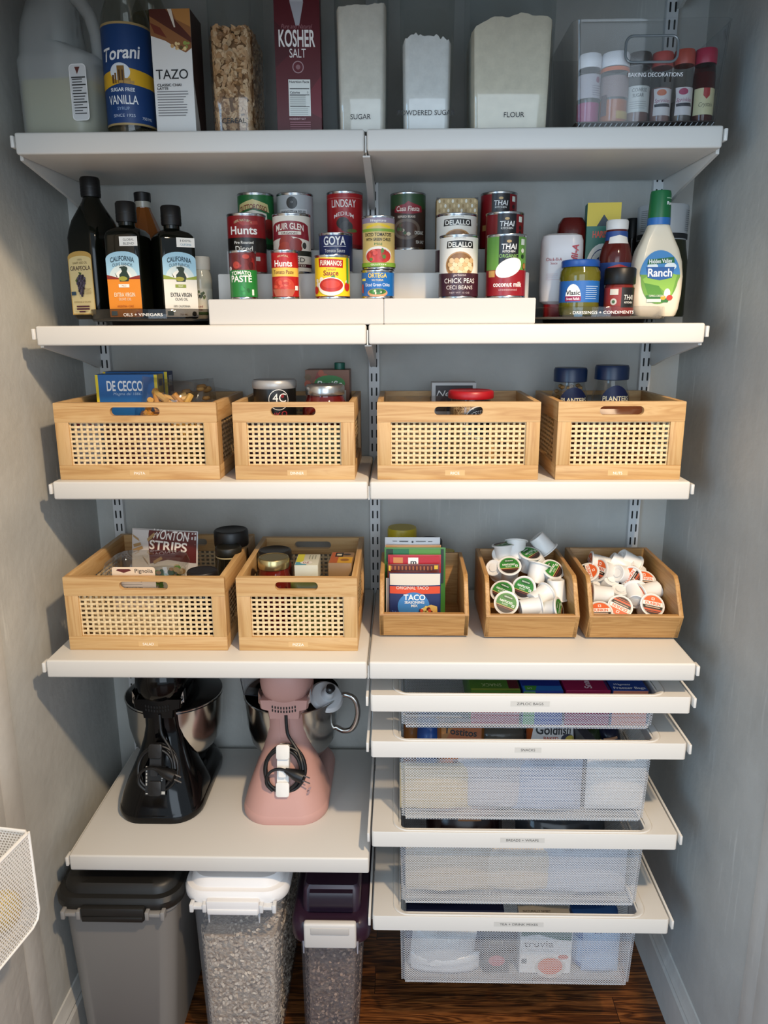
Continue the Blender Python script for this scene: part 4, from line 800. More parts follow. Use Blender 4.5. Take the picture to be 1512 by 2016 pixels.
carton('chai_carton', 301, 381, 18, -.268, Z1, .068, 'white chai latte carton with brown spice picture', 'carton', H('d8d6d2', .4), I_tazo, -.03, None, lambda d, h: [rb(.5, .5, d-.5, h-.5, '3a2620'), ('p', [(.5, .5), (d*.5, .5), (.5, h*.45)], 'd0ccc6'), T('TAZO', d*.6, h*.35, 16, '20140f', w=50, ang=90)])
# --- clear canisters
def canister(name, L, R, Y, d, fillT, text, tpx, tpy, label, h=.285, taper=.93, rz=0):
    X, hw, _ = fit(L, R, fillT, Y, Z1); w = 2*hw
    t = thing(name, label, 'canister', (X, Y, Z1+.0003), rz, 'clear food canisters')
    b = new(); f = lambda z: taper+(1-taper)*min(1, z/.22)
    rloft(b, [(w*f(z)*q, d*q, .014, z, 0, d/2) for z, q in ((0, .94), (.004, .985), (.008, 1), (.10, 1), (.2, 1), (h, 1))], 5, 0, True, False); obj('canister_body', b, clearm, t)
    b = new(); rloft(b, [(w*1.01, d*1.02, .016, h-.004, 0, d/2), (w*1.02, d*1.03, .016, h+.02, 0, d/2)], 5); obj('lid', b, H('e4e4e4', .4), t)
    tx = (xat(tpx, Y, zat(tpy, X, Y))-X)*1000; tz = (zat(tpy, X, Y)-Z1)*1000
    if text: decal('name_sticker', t, flat(-.0004), [T(text, tx, tz, 8.4, '202124', w=len(text)*7.2)])
    zt = zat(fillT, X, Y)-Z1
    return X, w, zt, f
def powdermat(name, col):
    m, t, bs, N = nodes(name); L = t.links.new; tc = N('ShaderNodeTexCoord'); n = N('ShaderNodeTexNoise', Scale=55, Detail=6, Roughness=.7); L(tc.outputs['Object'], n.inputs[0])
    c = lin(col); r = ramp(t, n.outputs[0], [(.3, tuple(x*.86 for x in c[:3])+(1,)), (.65, c)]); L(r.outputs[0], bs.inputs['Base Color']); bs.inputs['Roughness'].default_value = .9
    bp = N('ShaderNodeBump', Strength=.25, Distance=.002); L(n.outputs[0], bp.inputs['Height']); L(bp.outputs[0], bs.inputs['Normal']); return m
flourm = powdermat('flour', 'e3d8c2')
def powder(X, Y, w, d, prof, f, name, label, mat, rough=.003, seed=1):
    b = new(); random.seed(seed); n = 22; rows = 7; zb = .0075
    top = [[0]*(n+1) for _ in range(rows+1)]
    for j in range(rows+1):
        for i in range(n+1):
            u = i/n; k = u*(len(prof)-1); a = int(min(k, len(prof)-2)); zt = prof[a]+(prof[a+1]-prof[a])*(k-a)+random.gauss(0, rough)
            top[j][i] = b.verts.new(((u-.5)*(w*f(zt)-.008), .004+(d-.008)*j/rows, zt))
    bot = [[b.verts.new(((i/n-.5)*(w*f(zb)-.008), .004+(d-.008)*j/rows, zb)) for i in range(n+1)] for j in range(rows+1)]
    for j in range(rows):
        for i in range(n):
            b.faces.new((top[j][i], top[j][i+1], top[j+1][i+1], top[j+1][i])); b.faces.new((bot[j][i], bot[j+1][i], bot[j+1][i+1], bot[j][i+1]))
    for i in range(n):
        b.faces.new((bot[0][i], bot[0][i+1], top[0][i+1], top[0][i])); b.faces.new((bot[rows][i+1], bot[rows][i], top[rows][i], top[rows][i+1]))
    for j in range(rows):
        b.faces.new((bot[j+1][0], bot[j][0], top[j][0], top[j+1][0])); b.faces.new((bot[j][n], bot[j+1][n], top[j+1][n], top[j][n]))
    corners(b.verts, lambda z: (w*f(z)-.008)/2, .004, d-.008, .012); stuff(name, label, name.replace('_', ' '), b, mat, (X, Y, Z1+.0003))
CY = -.268
X, w, zt, f = canister('cereal_canister', 411, 499, CY, .150, 52, 'CEREAL', 461, 238, 'tall clear canister of corn flakes marked CEREAL')
b = new(); box(b, -w*.44, w*.44, .009, .135, .008, zt-.010, .002); chips(b, 1700, w*.93, .14, .010, zt, .0088, 5, 11); corners(b.verts, lambda z: w*f(z)/2-.003, .002, .141, .013)
stuff('corn_flakes', 'golden corn flakes filling the CEREAL canister', 'cereal', b, [H(c, .6) for c in ('8f6640', 'c49a70', 'd0aa80', 'b08458', 'd8b690')], (X, CY+.003, Z1+.0003), None, False)
X, w, zt, f = canister('sugar_canister', 658, 765, CY, .115, 12, 'SUGAR', 710, 230, 'clear canister of white sugar marked SUGAR')
powder(X, CY, w, .115, [zt, zt+.004, zt+.003, zt+.006], f, 'sugar', 'white granulated sugar filling the SUGAR canister', powdermat('sugar_grains', 'e4ddd0'), .0008)
X, w, zt, f = canister('powdered_sugar_canister', 787, 894, CY, .115, 68, 'POWDERED SUGAR', 839, 222, 'clear canister half full of powder marked POWDERED SUGAR')
powder(X, CY, w, .115, [zt-.006, zt-.001, zt+.002, zt, zt-.004, zt-.002, zt-.012], f, 'powdered_sugar', 'clumpy powdered sugar inside the POWDERED SUGAR canister', powdermat('powdered_sugar', 'e8e6e2'), .0025, 4)
X, w, zt, f = canister('flour_canister', 923, 1093, CY, .150, 30, 'FLOUR', 1012, 226, 'widest clear canister, filled with flour and marked FLOUR')
powder(X, CY, w, .150, [zt-.018, zt-.010, zt-.002, zt-.001, zt-.003, zt+.005, zt+.003, zt+.002, zt, zt-.006], f, 'flour', 'off white flour piled inside the FLOUR canister', flourm, .0012, 7)
# --- kosher salt box
def I_salt(w, h):
    c = w/2
    return [rb(-c+.3, .3, c-.3, h-.3, '52101a'), ('p', [(-c, h*.75), (-c, h*.45), (c*.1, h*.6)], '440c15'), ('p', [(c, h*.4), (c, h*.12), (0, h*.2)], '661624'), ('p', [(-c*.62, h), (c*.55, h), (c*.08, h*.78), (-c*.05, h*.78)], 'b9bcc2'), ('p', [(-c*.30, h*.87), (c*.30, h*.87), (c*.1, h*.72), (-c*.06, h*.72)], 'a8aab2'), T('Pure and Natural', -c*.02, h*.715, h*.028, '9a6a70', w=w*.66, shear=.3), T('KOSHER', -c*.02, h*.64, h*.105, 'e6e4e2', w=w*.80, bold=.02), T('SALT', 0, h*.545, h*.058, 'e6e4e2', w=w*.36), ov(0, h*.455, w*.125, w*.125, 'a08488'), ov(0, h*.455, w*.105, w*.105, '5a1420'), ov(0, h*.455, w*.05, w*.05, '8a6468'),
        rb(-c*.45, h*.135, c*.52, h*.375, 'd8dcd8'), T('Nutrition Facts', c*.03, h*.36, h*.015, '1c1c1c', w=w*.44, bold=.03), rb(-c*.40, h*.312, c*.47, h*.317, '2a2a2a'), T('Calories', -c*.17, h*.29, h*.014, '1c1c1c', w=w*.22, bold=.03), T('0', c*.40, h*.29, h*.014, '1c1c1c'), rb(-c*.40, h*.272, c*.47, h*.277, '2a2a2a'), rb(-c*.40, h*.195, c*.47, h*.199, '2a2a2a')]+[rb(-c*.40, h*(.20+.013*i), c*.3, h*(.204+.013*i), '8a8e8a') for i in range(6)]+[rb(-c*.40, h*(.145+.012*i), c*.4, h*(.148+.012*i), '9a9e9a') for i in range(4)]+[T('INGREDIENT: SALT', -c*.08, h*.115, h*.012, 'c8a8ac', w=w*.36, bold=.02)]+[rb(-c*.42, h*(.03+.015*i), c*.5, h*(.036+.015*i), '94606a') for i in range(5)]
t, w, h = carton('salt_box', 542, 631, -38, -.265, Z1, .055, 'dark red carton of KOSHER SALT beside the cereal', 'box', H('52101a', .4), I_salt, .05)
# --- clear bin with sprinkles
bx0, bx1, bY = .3585, .6135, -.300
t = thing('clear_bin', 'clear plastic bin marked BAKING DECORATIONS holding sprinkle jars', 'bin', ((bx0+bx1)/2, bY, Z1+.0004))
binm = clear('bin_plastic', (.97, .975, .98), .04, .55, 1.45)
w, d, h = bx1-bx0, .205, .168
b = new()
lo = [rrect(w*.955, d*.96, .012, 4, 0, d/2), rrect(w*.97, d*.975, .014, 4, 0, d/2), rrect(w*1.045, d*1.03, .014, 4, 0, d/2), rrect(w*1.06, d*1.045, .016, 4, 0, d/2), rrect(w*1.06-.005, d*1.045-.005, .014, 4, 0, d/2), rrect(w*1.045-.005, d*1.03-.005, .013, 4, 0, d/2), rrect(w*.97-.006, d*.975-.006, .012, 4, 0, d/2), rrect(w*.955-.008, d*.96-.008, .010, 4, 0, d/2)]
loft(b, [[(x, y, z) for x, y in q] for q, z in zip(lo, (0, .006, h-.004, h, h, h-.006, .012, .010))], True, True); obj('bin_body', b, binm, t)
b = new(); hp = rrect(.088, .040, .012, 5, .0, .122); tube(b, [(x, -.0035-.00*z, z) for x, z in hp], .0022, 8, 0, True); obj('handle_rim', b, H('6a7276', .1, 0, .8), t)
b = new()
for k in range(26): prism(b, [(-w*.47+k*w*.94/26, .001), (-w*.47+k*w*.94/26+.0016, .001), (-w*.47+k*w*.94/26+.0075, .009), (-w*.47+k*w*.94/26+.0059, .009)], 'y', .0035, .0045)
obj('base_ridges', b, H('8d959a', .25), t)
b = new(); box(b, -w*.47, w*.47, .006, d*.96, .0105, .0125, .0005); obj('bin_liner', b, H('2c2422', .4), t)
decal('name_sticker', t, lambda u, v, o: (u, -.0030-v*.03-o, v), [T('BAKING DECORATIONS', (1282-1272)*.86, 82, 6.2, 'e6e8ea', w=92)])
def sprinkle(L, R, T_, label, capc, cont, fill, lid, wrapc, art, body=None, capf=.80):
    zb = Z1+.0133; Y = bY+.035
    X, hw, h = fit(L, R, T_, Y, zb); r = min(hw, .0245)
    t = thing('sprinkle_jar', label, 'jar', (X, Y, zb), 0, 'sprinkle jars in the clear bin')
    b = new(); lathe(b, [(r*.93, 0), (r, .003), (r, h*.62), (r*.94, h*.72), (r*.90, h*capf)], seg=28); obj('jar_body', b, body or clear('jar_plastic', (.82, .82, .82), .05), t)
    b = new(); lathe(b, [(r*.97, h*capf), (r*1.0, h*capf+.002), (r*1.0, h*.965), (r*.93, h)], seg=28); obj('lid', b, H(capc, .4), t)
    b = new(); lathe(b, [(r*.9, .002), (r*.95, .004), (r*.95, h*fill)], seg=24); obj('sprinkles', b, H(cont, .7), t)
    rr, hh = r*1000, h*1000
    decal('label', t, cyl(r), art(rr, hh), step=rr*.2)
sprinkle(1137, 1181, 110, 'sprinkle jar with pink sugar and a white lid, leftmost in the bin', 'd8dade', 'b03c78', .30, 0, 0, lambda r, h: [rb(-r*1.9, h*.36, r*1.9, h*.70, 'a8a4aa')]+lines(r*.1, r*1.1, h*.40, h*.56, 5, '6a6068', .8)+[ov(r*.6, h*.62, 4, 5, '8a5a6a')])
sprinkle(1181, 1236, 108, 'wider sprinkle jar with orange sugar and a white lid', 'd8dade', 'b8683a', .33, 0, 0, lambda r, h: [rb(-r*1.9, h*.73, r*1.9, h*.785, 'c4622c'), rb(-r*1.9, h*.36, r*1.9, h*.66, '8a7a78'), rb(0, h*.05, r*1.4, h*.16, 'a88a48'), rb(-r*1.2, h*.1, -r*.7, h*.4, '58484a')])
sprinkle(1233, 1278, 107, 'sprinkle jar with a black lid and white coarse sugar label', '2a2422', '7a5a54', .25, 0, 0, lambda r, h: [rb(-r*1.9, h*.15, r*1.9, h*.52, 'b9bcb8'), T('COARSE', -r*.1, h*.46, h*.05, '3a3c3a', w=r*1.3), T('SUGAR', -r*.2, h*.385, h*.05, '3a3c3a', w=r*.95)]+lines(-r*.9, r*.9, h*.2, h*.32, 4, '8a8c8a', .8))
def I_spr(acc, name):
    return lambda r, h: [('p', [(-r*.95, h*.48), (-r*.85, h*.36), (-r*.9, h*.10), (r*1.1, h*.10), (r*1.1, h*.48)], 'c2bebe'), ov(-r*.15, h*.42, r*.45, h*.045, acc), T(name, 0, h*.31, h*.055, '8a3a5a', w=r*1.5, shear=.2), ('p', [(-r*.75, h*.22), (r*.85, h*.22), (r*.7, h*.27), (-r*.8, h*.26)], '2c2c34')]
sprinkle(1280, 1321, 106, 'sprinkle jar with an orange red lid, fourth from the left', 'a8403a', '8a6a66', .5, 0, 0, I_spr('b8684a', 'Sprinkles'))
sprinkle(1323, 1363, 101, 'sprinkle jar with an orange red lid beside the crimson jar', 'a8483c', '5a5450', .3, 0, 0, I_spr('9a3a5a', 'Sprinkles'))
sprinkle(1364, 1406, 99, 'crimson sprinkle jar with cream label, rightmost in the bin', '9c1c3c', '6a1826', .68, 0, 0, lambda r, h: [rb(-r*1.2, h*.10, r*1.2, h*.46, 'bcb690'), ('p', [(-r*.3, h*.46), (r*.3, h*.46), (r*.3, h*.36), (0, h*.31), (-r*.3, h*.36)], '9a2a2a'), T('Crystals', 0, h*.24, h*.06, '4a4a3a', w=r*1.3, shear=.2)], clear('red_plastic', (.45, .10, .14), .05))
# ================================================================ things in the cane baskets
B3 = ZS[3]+.0105; B4 = ZS[4]+.0105
def bx(name, x0, x1, y0, d, z0, h, label, cat, col, items=None, rz=0, side=None, group=None, rough=.4):
    w = x1-x0; t = thing(name, label, cat, ((x0+x1)/2, y0, z0), rz, group)
    b = new(); box(b, -w/2, w/2, 0, d, 0, h, .001); obj('carton', b, H(col, rough), t)
    if items: decal('front_print', t, flat(0), items(w*1000, h*1000))
    if side: decal('side_print', t, flatx(w/2), side(d*1000, h*1000))
    return t
def I_cecco(w, h): return [rb(-w/2+.5, .5, w/2-.5, h-.5, '1b62a4'), rb(-w/2+.5, .5, -w/2+6, h-.5, 'e6cc2c'), rb(w/2-7, .5, w/2-.5, h-.5, 'e6cc2c'), T('DE CECCO', -w*.03, h-23, 20, 'eceeee', w=w*.58, bold=.022), T('Magma dal 1886', 0, h-39, 5.5, 'a8c4dc', w=56, shear=.2)]
sd = lambda d, h: [rb(.5, .5, d-.5, h-.5, 'b8a85c'), rb(d*.2, h-24, d*.8, h-10, '3a4a70')]
za = zat(737, -.52, -.185)
bx('pasta_box', xat(186, -.19, za), xat(309, -.19, za), -.19, .038, B3, za-B3, 'blue pasta box with yellow ends, the front one', 'box', '1b62a4', I_cecco, 0, sd, 'blue pasta boxes')
za = zat(731, -.52, -.125)
bx('pasta_box', xat(207, -.125, za), xat(333, -.125, za), -.14, .038, B3, za-B3, 'blue pasta box behind the front one, only its top showing', 'box', '183f78', I_cecco, 0, lambda d, h: [rb(.5, .5, d-.5, h-.5, '1a2c58'), rb(d*.2, h-30, d*.8, h-8, 'a8b0bc')], 'blue pasta boxes')
pastam = [H('cf9c48', .5), H('c48a3a', .5), H('d8ad5c', .5)]
def pillow(name, w, d, h, label, cat, loc, mat, rot=(0, 0, 0), art=None, seed=1, crimp=True, sub=10):
    """puffed bag standing in XZ, thickness along Y"""
    random.seed(seed); b = new(); n = sub; F_ = []; B_ = []
    nz = [[random.gauss(0, .02 if art else .05) for _ in range(n+1)] for _ in range(n+1)]
    def P(i, j, s):
        u, v = i/n*2-1, j/n*2-1; k = max(0, (1-u*u)*(1-v**4))**.5
        if crimp and (j in (0, n)): k = .02
        return (u*w/2*(1-.04*v*v*0), s*(d/2*k*(1+nz[j][i])+.0006), (v+1)/2*h)
    f = [[b.verts.new(P(i, j, -1)) for i in range(n+1)] for j in range(n+1)]; g = [[b.verts.new(P(i, j, 1)) for i in range(n+1)] for j in range(n+1)]
    for j in range(n):
        for i in range(n): b.faces.new((f[j][i], f[j][i+1], f[j+1][i+1], f[j+1][i])); b.faces.new((g[j][i], g[j+1][i], g[j+1][i+1], g[j][i+1]))
    for j in range(n): b.faces.new((f[j][0], f[j+1][0], g[j+1][0], g[j][0])); b.faces.new((f[j][n], g[j][n], g[j+1][n], f[j+1][n]))
    for i in range(n): b.faces.new((f[0][i], g[0][i], g[0][i+1], f[0][i+1])); b.faces.new((f[n][i], f[n][i+1], g[n][i+1], g[n][i]))
    t = thing(name, label, cat, loc, 0, None, rot); obj('bag', b, mat, t)
    if art:
        def sf(u, v, o):
            a, c = max(-1, min(1, u*2/w)), max(-1, min(1, v/h*2-1)); k = max(0, (1-a*a)*(1-c**4))**.5
            return (u, -(d/2*k*1.08+.0018)-o, v)
        decal('print', t, sf, art(w*1000, h*1000), step=w*1000/22, lay=.0002)
    return t
def tubes(n, w, d, h, seed, ln=.045, r=.0065):
    random.seed(seed); b = new()
    for i in range(n):
        c = Vector((random.uniform(-.42, .42)*w, random.uniform(-.35, .35)*d, random.uniform(.15, .85)*h)); q = Vector((random.gauss(0, 1), random.gauss(0, .6), random.gauss(0, .5))).normalized()*ln/2
        tube(b, [c-q, c+q], r, 8, random.randrange(3))
    return b
t = pillow('pasta_bag', .112, .085, .178, 'clear bag of tube pasta leaning on the blue boxes', 'bag', (-.425, -.205, B3), film, (0, .12, 0), None, 3)
obj('pasta_tubes', tubes(80, .10, .06, .168, 5), pastam, t)
t = pillow('pasta_bag', .11, .09, .172, 'clear bag of shell pasta at the right of the pasta basket', 'bag', (-.372, -.14, B3), film, (.05, -.08, .1), None, 5)
b = new(); random.seed(8)
for i in range(40):
    cx, cy, cz = random.uniform(-.042, .042), random.uniform(-.03, .03), random.uniform(.02, .158); R_ = random.uniform(.008, .013)
    lathe(b, [(R_*.2, -R_*.5), (R_*.8, -R_*.3), (R_, 0), (R_*.7, R_*.45), (R_*.3, R_*.5), (R_*.2, 0)], cx, cy, cz, 10, random.randrange(3), False, False)
obj('pasta_shells', b, [H('b98d50', .5), H('c79c5e', .5), H('a87c44', .5)], t)
pillow('pasta_bag', .09, .05, .155, 'crumpled empty end of a clear bag at the back right of the pasta basket', 'bag', (-.372, -.085, B3), film, (0, .2, .1), None, 9)
bx('pasta_box', -.585, -.535, -.265, .05, B3, .116, 'white and red package seen through the left of the pasta hand hole', 'box', 'd0c8c4', lambda w, h: [('p', [(-w*.4, h*.7), (0, h*.85), (w*.4, h*.75), (w*.3, h*.95), (-w*.4, h*.95)], 'a02a34')])
pillow('lentil_bag', .13, .05, .105, 'dark red bag low in the pasta basket, seen through the cane', 'bag', (-.455, -.262, B3), H('5a2422', .35), (0, 0, 0), None, 12)
def jar(name, L, R, T_, Y, z, label, body, lidc, lidf=.86, shape=None, lidm=None, group=None, art=None, lidr=.93):
    X, hw, h = fit(L, R, T_, Y, z); t = thing(name, label, 'jar', (X, Y, z+.0003), 0, group); r = hw
    sh = shape or [(.92, 0), (1, .03), (1, .62), (.93, .74), (.84, .82), (.84, .88)]
    b = new(); lathe(b, [(r*a, h*q) for a, q in sh], seg=32); obj('jar_body', b, body, t)
    b = new(); lathe(b, [(r*lidr, h*lidf), (r*lidr*1.02, h*lidf+.002), (r*lidr*1.02, h*.975), (r*lidr*.97, h*.995), (r*lidr*.9, h), (r*lidr*.86, h-.001), (1e-5, h-.001)], seg=36); obj('lid', b, lidm or H(lidc, .4), t)
    if art: decal('label', t, cyl(r), art(r*1000, h*1000), step=r*160)
    return X, r, h
gold = H('b9a878', .25, .9); silver = H('b4b4b2', .25, .9)
# dinner basket
X, hw, h = fit(500, 586, 744, -.20, B3)
t = thing('breadcrumb_tub', 'black canister with a silver lid in the dinner basket', 'tub', (X, -.20, B3), 0)
b = new(); lathe(b, [(hw*.94, 0), (hw*.96, h*.90)], seg=40); obj('tub_body', b, H('151414', .3), t)
b = new(); lathe(b, [(hw*.97, h*.89), (hw, h*.90), (hw, h*.965), (hw*.94, h*.985), (hw*.90, h*.975), (1e-5, h*.975)], seg=40); obj('lid', b, H('a9a9a9', .35, .3), t)
rr = hw*1000
decal('label', t, cyl(hw*.965), [ov(rr*.33, h*775, 20.5, 20.5, 'e6e4e0'), ov(rr*.33, h*775, 19.2, 19.2, '141314'), T('4C', rr*.36, h*775+4, 17, 'eeece8', w=27), ov(rr*.33+7.5, h*775+7, 3.2, 3.4, '8a1c24'), T('PANKO', rr*.1, h*605, 10, '9a2830', w=rr*1.2, ang=8, bold=.01), T('BREAD', rr*.33+8, h*775-8, 3.4, 'a8984a', w=13)], step=rr*.16)
def I_pac(w, h): return [rb(-w/2+.5, .5, w/2-.5, h-.5, '7a4a2e')]+blobs(14, -w*.2, h-22, w*.3, 16, 7, ['8a2c1c', '5a2a18', 'a84a24', '6a4a20'], 3)+[ov(w*.05, h-28, w*.35, 17, '2f7a30'), T('Pacific', w*.05, h-29, 13, 'f0efe8', w=w*.56, shear=.25, bold=.015), rb(w*.32, h-80, w*.42, h-42, 'b8b0a4')]
za = zat(728, -.07, -.12); x0, x1 = xat(601, -.12, za), xat(688, -.12, za)
t = bx('soup_carton', x0, x1, -.125, .06, B3, za-B3, 'brown soup carton with green cap and a green oval logo', 'carton', '7a4a2e', I_pac)
b = new(); lathe(b, [(.0115, 0), (.0115, .013), (.010, .014)], (x1-x0)*.26, .03, za-B3, 20); obj('cap', b, H('12594a', .4), t)
jar('sauce_jar', 603, 680, 757, -.225, B3, 'red sauce jar with a silver lid in front of the soup carton', H('5f1512', .08), '', .885, [(.9, 0), (1.18, .04), (1.2, .55), (1.15, .72), (.98, .82), (.90, .87), (.90, .9)], silver, None, None, .97)
bx('dinner_box', -.245, -.150, -.275, .03, B3, .100, 'dark red box low in the dinner basket, seen through the cane', 'box', '4a1c18')
bx('dinner_box', -.140, -.045, -.275, .03, B3, .088, 'olive brown box low in the dinner basket, seen through the cane', 'box', '54502c')
# rice basket
za = zat(753, .12, -.13); x0, x1 = xat(850, -.13, za), xat(938, -.13, za)
bx('rice_box', x0, x1, -.135, .045, B3, za-B3, 'grey and white box with dark panel in the rice basket', 'box', 'b4b4b4', lambda w, h: [rb(-w/2+1, 1, w/2-1, h-1, 'c2c2c0'), rb(-w/2+8, h-60, w/2-8, h-6, '1c1818'), rb(-w/2+10, h-58, w/2-10, h-9, '2c2022'), T('Near', -w*.12, h-22, 12, 'dcdad6', w=w*.5, shear=.4)])
jar('rice_jar', 882, 969, 768, -.225, B3, 'clear jar of brown rice with a red lid', clear('rice_jar_plastic', (.9, .9, .88), .04), 'a3101c', .90, [(.9, 0), (.95, .03), (.95, .80), (.90, .86), (.88, .91)], None, None, lambda r, h: [ov(r*.35, h*.62, r*.72, h*.21, 'd8d4cc'), ov(r*.35, h*.62, r*.67, h*.195, '17181a'), T('RICESELECT', r*.35, h*.735, h*.065, 'e8e6e0', w=r*1.1, arc=-.015)], 1.0)
X, hw, h = fit(882, 969, 768, -.225, B3)
b = new(); lathe(b, [(hw*.84, .003), (hw*.90, .008), (hw*.90, h*.80), (hw*.86, h*.865), (1e-5, h*.87)], seg=28); m, tt, bs, N = nodes('rice_grains'); vo = N('ShaderNodeTexVoronoi', Scale=420); tc_ = N('ShaderNodeTexCoord'); tt.links.new(tc_.outputs['Object'], vo.inputs[0]); rr_ = ramp(tt, vo.outputs['Color'], [(.2, '6a4a2c'), (.5, 'a8845a'), (.8, 'd0b488')]); tt.links.new(rr_.outputs[0], bs.inputs['Base Color'])
stuff('brown_rice', 'brown rice grains inside the red lidded jar', 'rice', b, m, (X, -.225, B3+.0005))
pillow('rice_bag', .12, .07, .142, 'crumpled clear bag at the left of the rice basket', 'bag', (.095, -.20, B3), film, (0, 0, 0), None, 6)
bx('rice_box', .03, .125, -.275, .05, B3, .095, 'tan package low on the left of the rice basket, seen through the cane', 'box', 'a08050')
# nuts basket
nutm = clear('nut_jar_plastic', (.85, .86, .86), .04)
def nutjar(L, R, T_, label, fill):
    Y = -.15; X, hw, h = fit(L, R, T_, Y, B3); hw *= 1.0
    t = thing('nut_jar', label, 'jar', (X, Y, B3+.0003), 0, 'nut jars'); r = hw
    b = new(); lathe(b, [(r*1.05, 0), (r*1.08, .004), (r*1.12, h*.30), (r*1.14, h*.55), (r*1.08, h*.70), (r*.92, h*.80), (r*.88, h*.86)], seg=36); obj('jar_body', b, nutm, t)
    b = new(); lathe(b, [(r*.97, h*.855), (r, h*.86), (r, h*.975), (r*.94, h)], seg=36); obj('lid', b, H('0f2444', .35), t)
    rf = lerp([(0, r*1.05), (h*.55, r*1.14), (h*.70, r*1.08), (h*.80, r*.92), (h, r*.9)])
    rr = r*1000
    decal('label', t, revol(lambda v: rf(v)+.0008, .08, r), [('p', [(rr*.85*math.sin(a), h*(640-165*math.cos(a))) for a in [2*PI*i/30 for i in range(30)]], '14204a'), T('PLANTERS', 0, h*672, h*52, 'e0d8b8', w=rr*1.5, bold=.02)], step=rr*.12)
    b = new(); random.seed(4)
    for i in range(int(150*fill)):
        a, q, z = random.uniform(0, 6.3), random.uniform(.75, 1), random.random()*h*(.78*fill); k = rf(z)*.92*q-.004
        lathe(b, [(.0015, -.004), (.005, -.0015), (.005, .002), (.0015, .004)], k*math.cos(a), k*math.sin(a), z+.006, 7, random.randrange(2))
    obj('peanuts', b, [H('b0884e', .6), H('9a7038', .6)], t)
nutjar(1087, 1151, 724, 'navy lidded jar full of nuts, left one in its basket', 1)
nutjar(1167, 1232, 719, 'navy lidded nut jar nearly empty, right one in its basket', .15)
pillow('nut_bag', .17, .06, .131, 'brown nut bag lying across the front of the nuts basket', 'bag', (.478, -.232, B3), H('5f341c', .35), (-.1, 0, 0), None, 15)
# salad basket
def I_won(w, h):
    c = w/2
    return [rb(-c*.98, 3, c*.98, h-2, 'ccc6c2'), ('p', [(-c*.45, h-2), (c*.98, h-2), (c*.98, h*.62), (c*.2, h*.66), (-c*.35, h*.60)], '5c1d1a'), T('WONTON', c*.22, h*.945, h*.10, 'ece4dc', w=w*.55, bold=.03, ang=-3), T('STRIPS', c*.18, h*.82, h*.105, 'ece4dc', w=w*.56, bold=.04, ang=-3)]+[('p', [(x, y), (x+dx, y+dy), (x+dx-3, y+dy+6), (x-3, y+6)], 'a8875a') for x, y, dx, dy in ((-c*.92, h*.9, 16, -8), (-c*.88, h*.78, 18, 6), (-c*.9, h*.72, 24, 10), (-c*.55, h*.66, 12, -14), (-c*.42, h*.86, 14, 14), (-c*.3, h*.9, 8, -22), (-c*.2, h*.60, 18, 12))]+[ov(c*.35, h*.36, c*.66, h*.26, 'd4cfc6')]+blobs(44, c*.35, h*.40, c*.52, h*.19, 6, ['4f7a34', '3a5a28', '6a9a44', 'b08a58', 'c8b088', '8a5a34'], 21)
za = zat(1046, -.44, -.20)
pillow('wonton_strip_bag', .146, .034, za-B4-.002, 'white and maroon bag of wonton strips in the salad basket', 'bag', (xat(317, -.20, 1.05), -.195, B4), H('c8c2be', .25), (-.12, .03, -.08), I_won, 4)
# pignolia tub
t = thing('pine_nut_tub', 'clear plastic tub labelled Pignolia at the front of the salad basket', 'tub', (-.4480, -.350, B4+.055), 0)
b = new(); rloft(b, [(.12, .085, .02, 0, 0, .05), (.135, .10, .024, .05, 0, .05), (.150, .115, .026, .078, 0, .05), (.154, .119, .026, .082, 0, .05), (.145, .11, .026, .098, 0, .05), (.12, .085, .02, .1035, 0, .05)], 6); obj('tub_body', b, clear('tub_plastic', (.86, .86, .84), .06, 1, 1.6), t)
decal('label', t, lambda u, v, o: (u, -.0105-o, v), [('p', [(x-6, y+56) for x, y in rrect(84, 88, 5, 3)], 'dfc9ae'), ('p', [(-40, 93), (-36, 96), (-14, 96), (-10, 93), (-25, 88)], '5a1c1a'), T('Pignolia', 14, 92.5, 8, '2a1c18', w=35, bold=.01), T('Ingredients: Chinese Pignolia Nuts', -6, 72, 3.6, '3a2c24', w=76), T('PRODUCT OF CHINA', -6, 58, 2.8, '3a2c24', w=32)]+lines(-30, 20, 64, 67, 1, '7a6a5a', .8))
bx('crouton_box', -.545, -.38, -.352, .09, B4, .0555, 'tan carton under the Pignolia tub, seen through the cane', 'box', 'b59a70')
jar('spice_jar', 425, 492, 1042, -.150, B4, 'jar with a wide black lid at the back of the salad basket', clear('spice_glass', (.5, .5, .47), .04), '151516', .80, None, None, 'jars in the salad basket', None, .97)
jar('spice_jar', 428, 478, 1075, -.205, B4, 'smaller jar with dark gold rimmed lid, in front of the wide black lid', H('17150f', .12), '1c1a12', .89, [(.9, 0), (1, .04), (1, .7), (.93, .8), (.9, .9)], None, 'jars in the salad basket', lambda r, h: [rb(-r*2, h*885, r*2, h*905, 'b0a078')] if 0 else [rb(-r*2, h*.855, r*2, h*.875, 'b0a078')], 1.0)
jar('spice_jar', 372, 432, 1122, -.325, B4, 'low dark lidded jar at the front right of the salad basket', H('2a1a18', .12), '1a1618', .85, None, None, 'jars in the salad basket', None, .97)
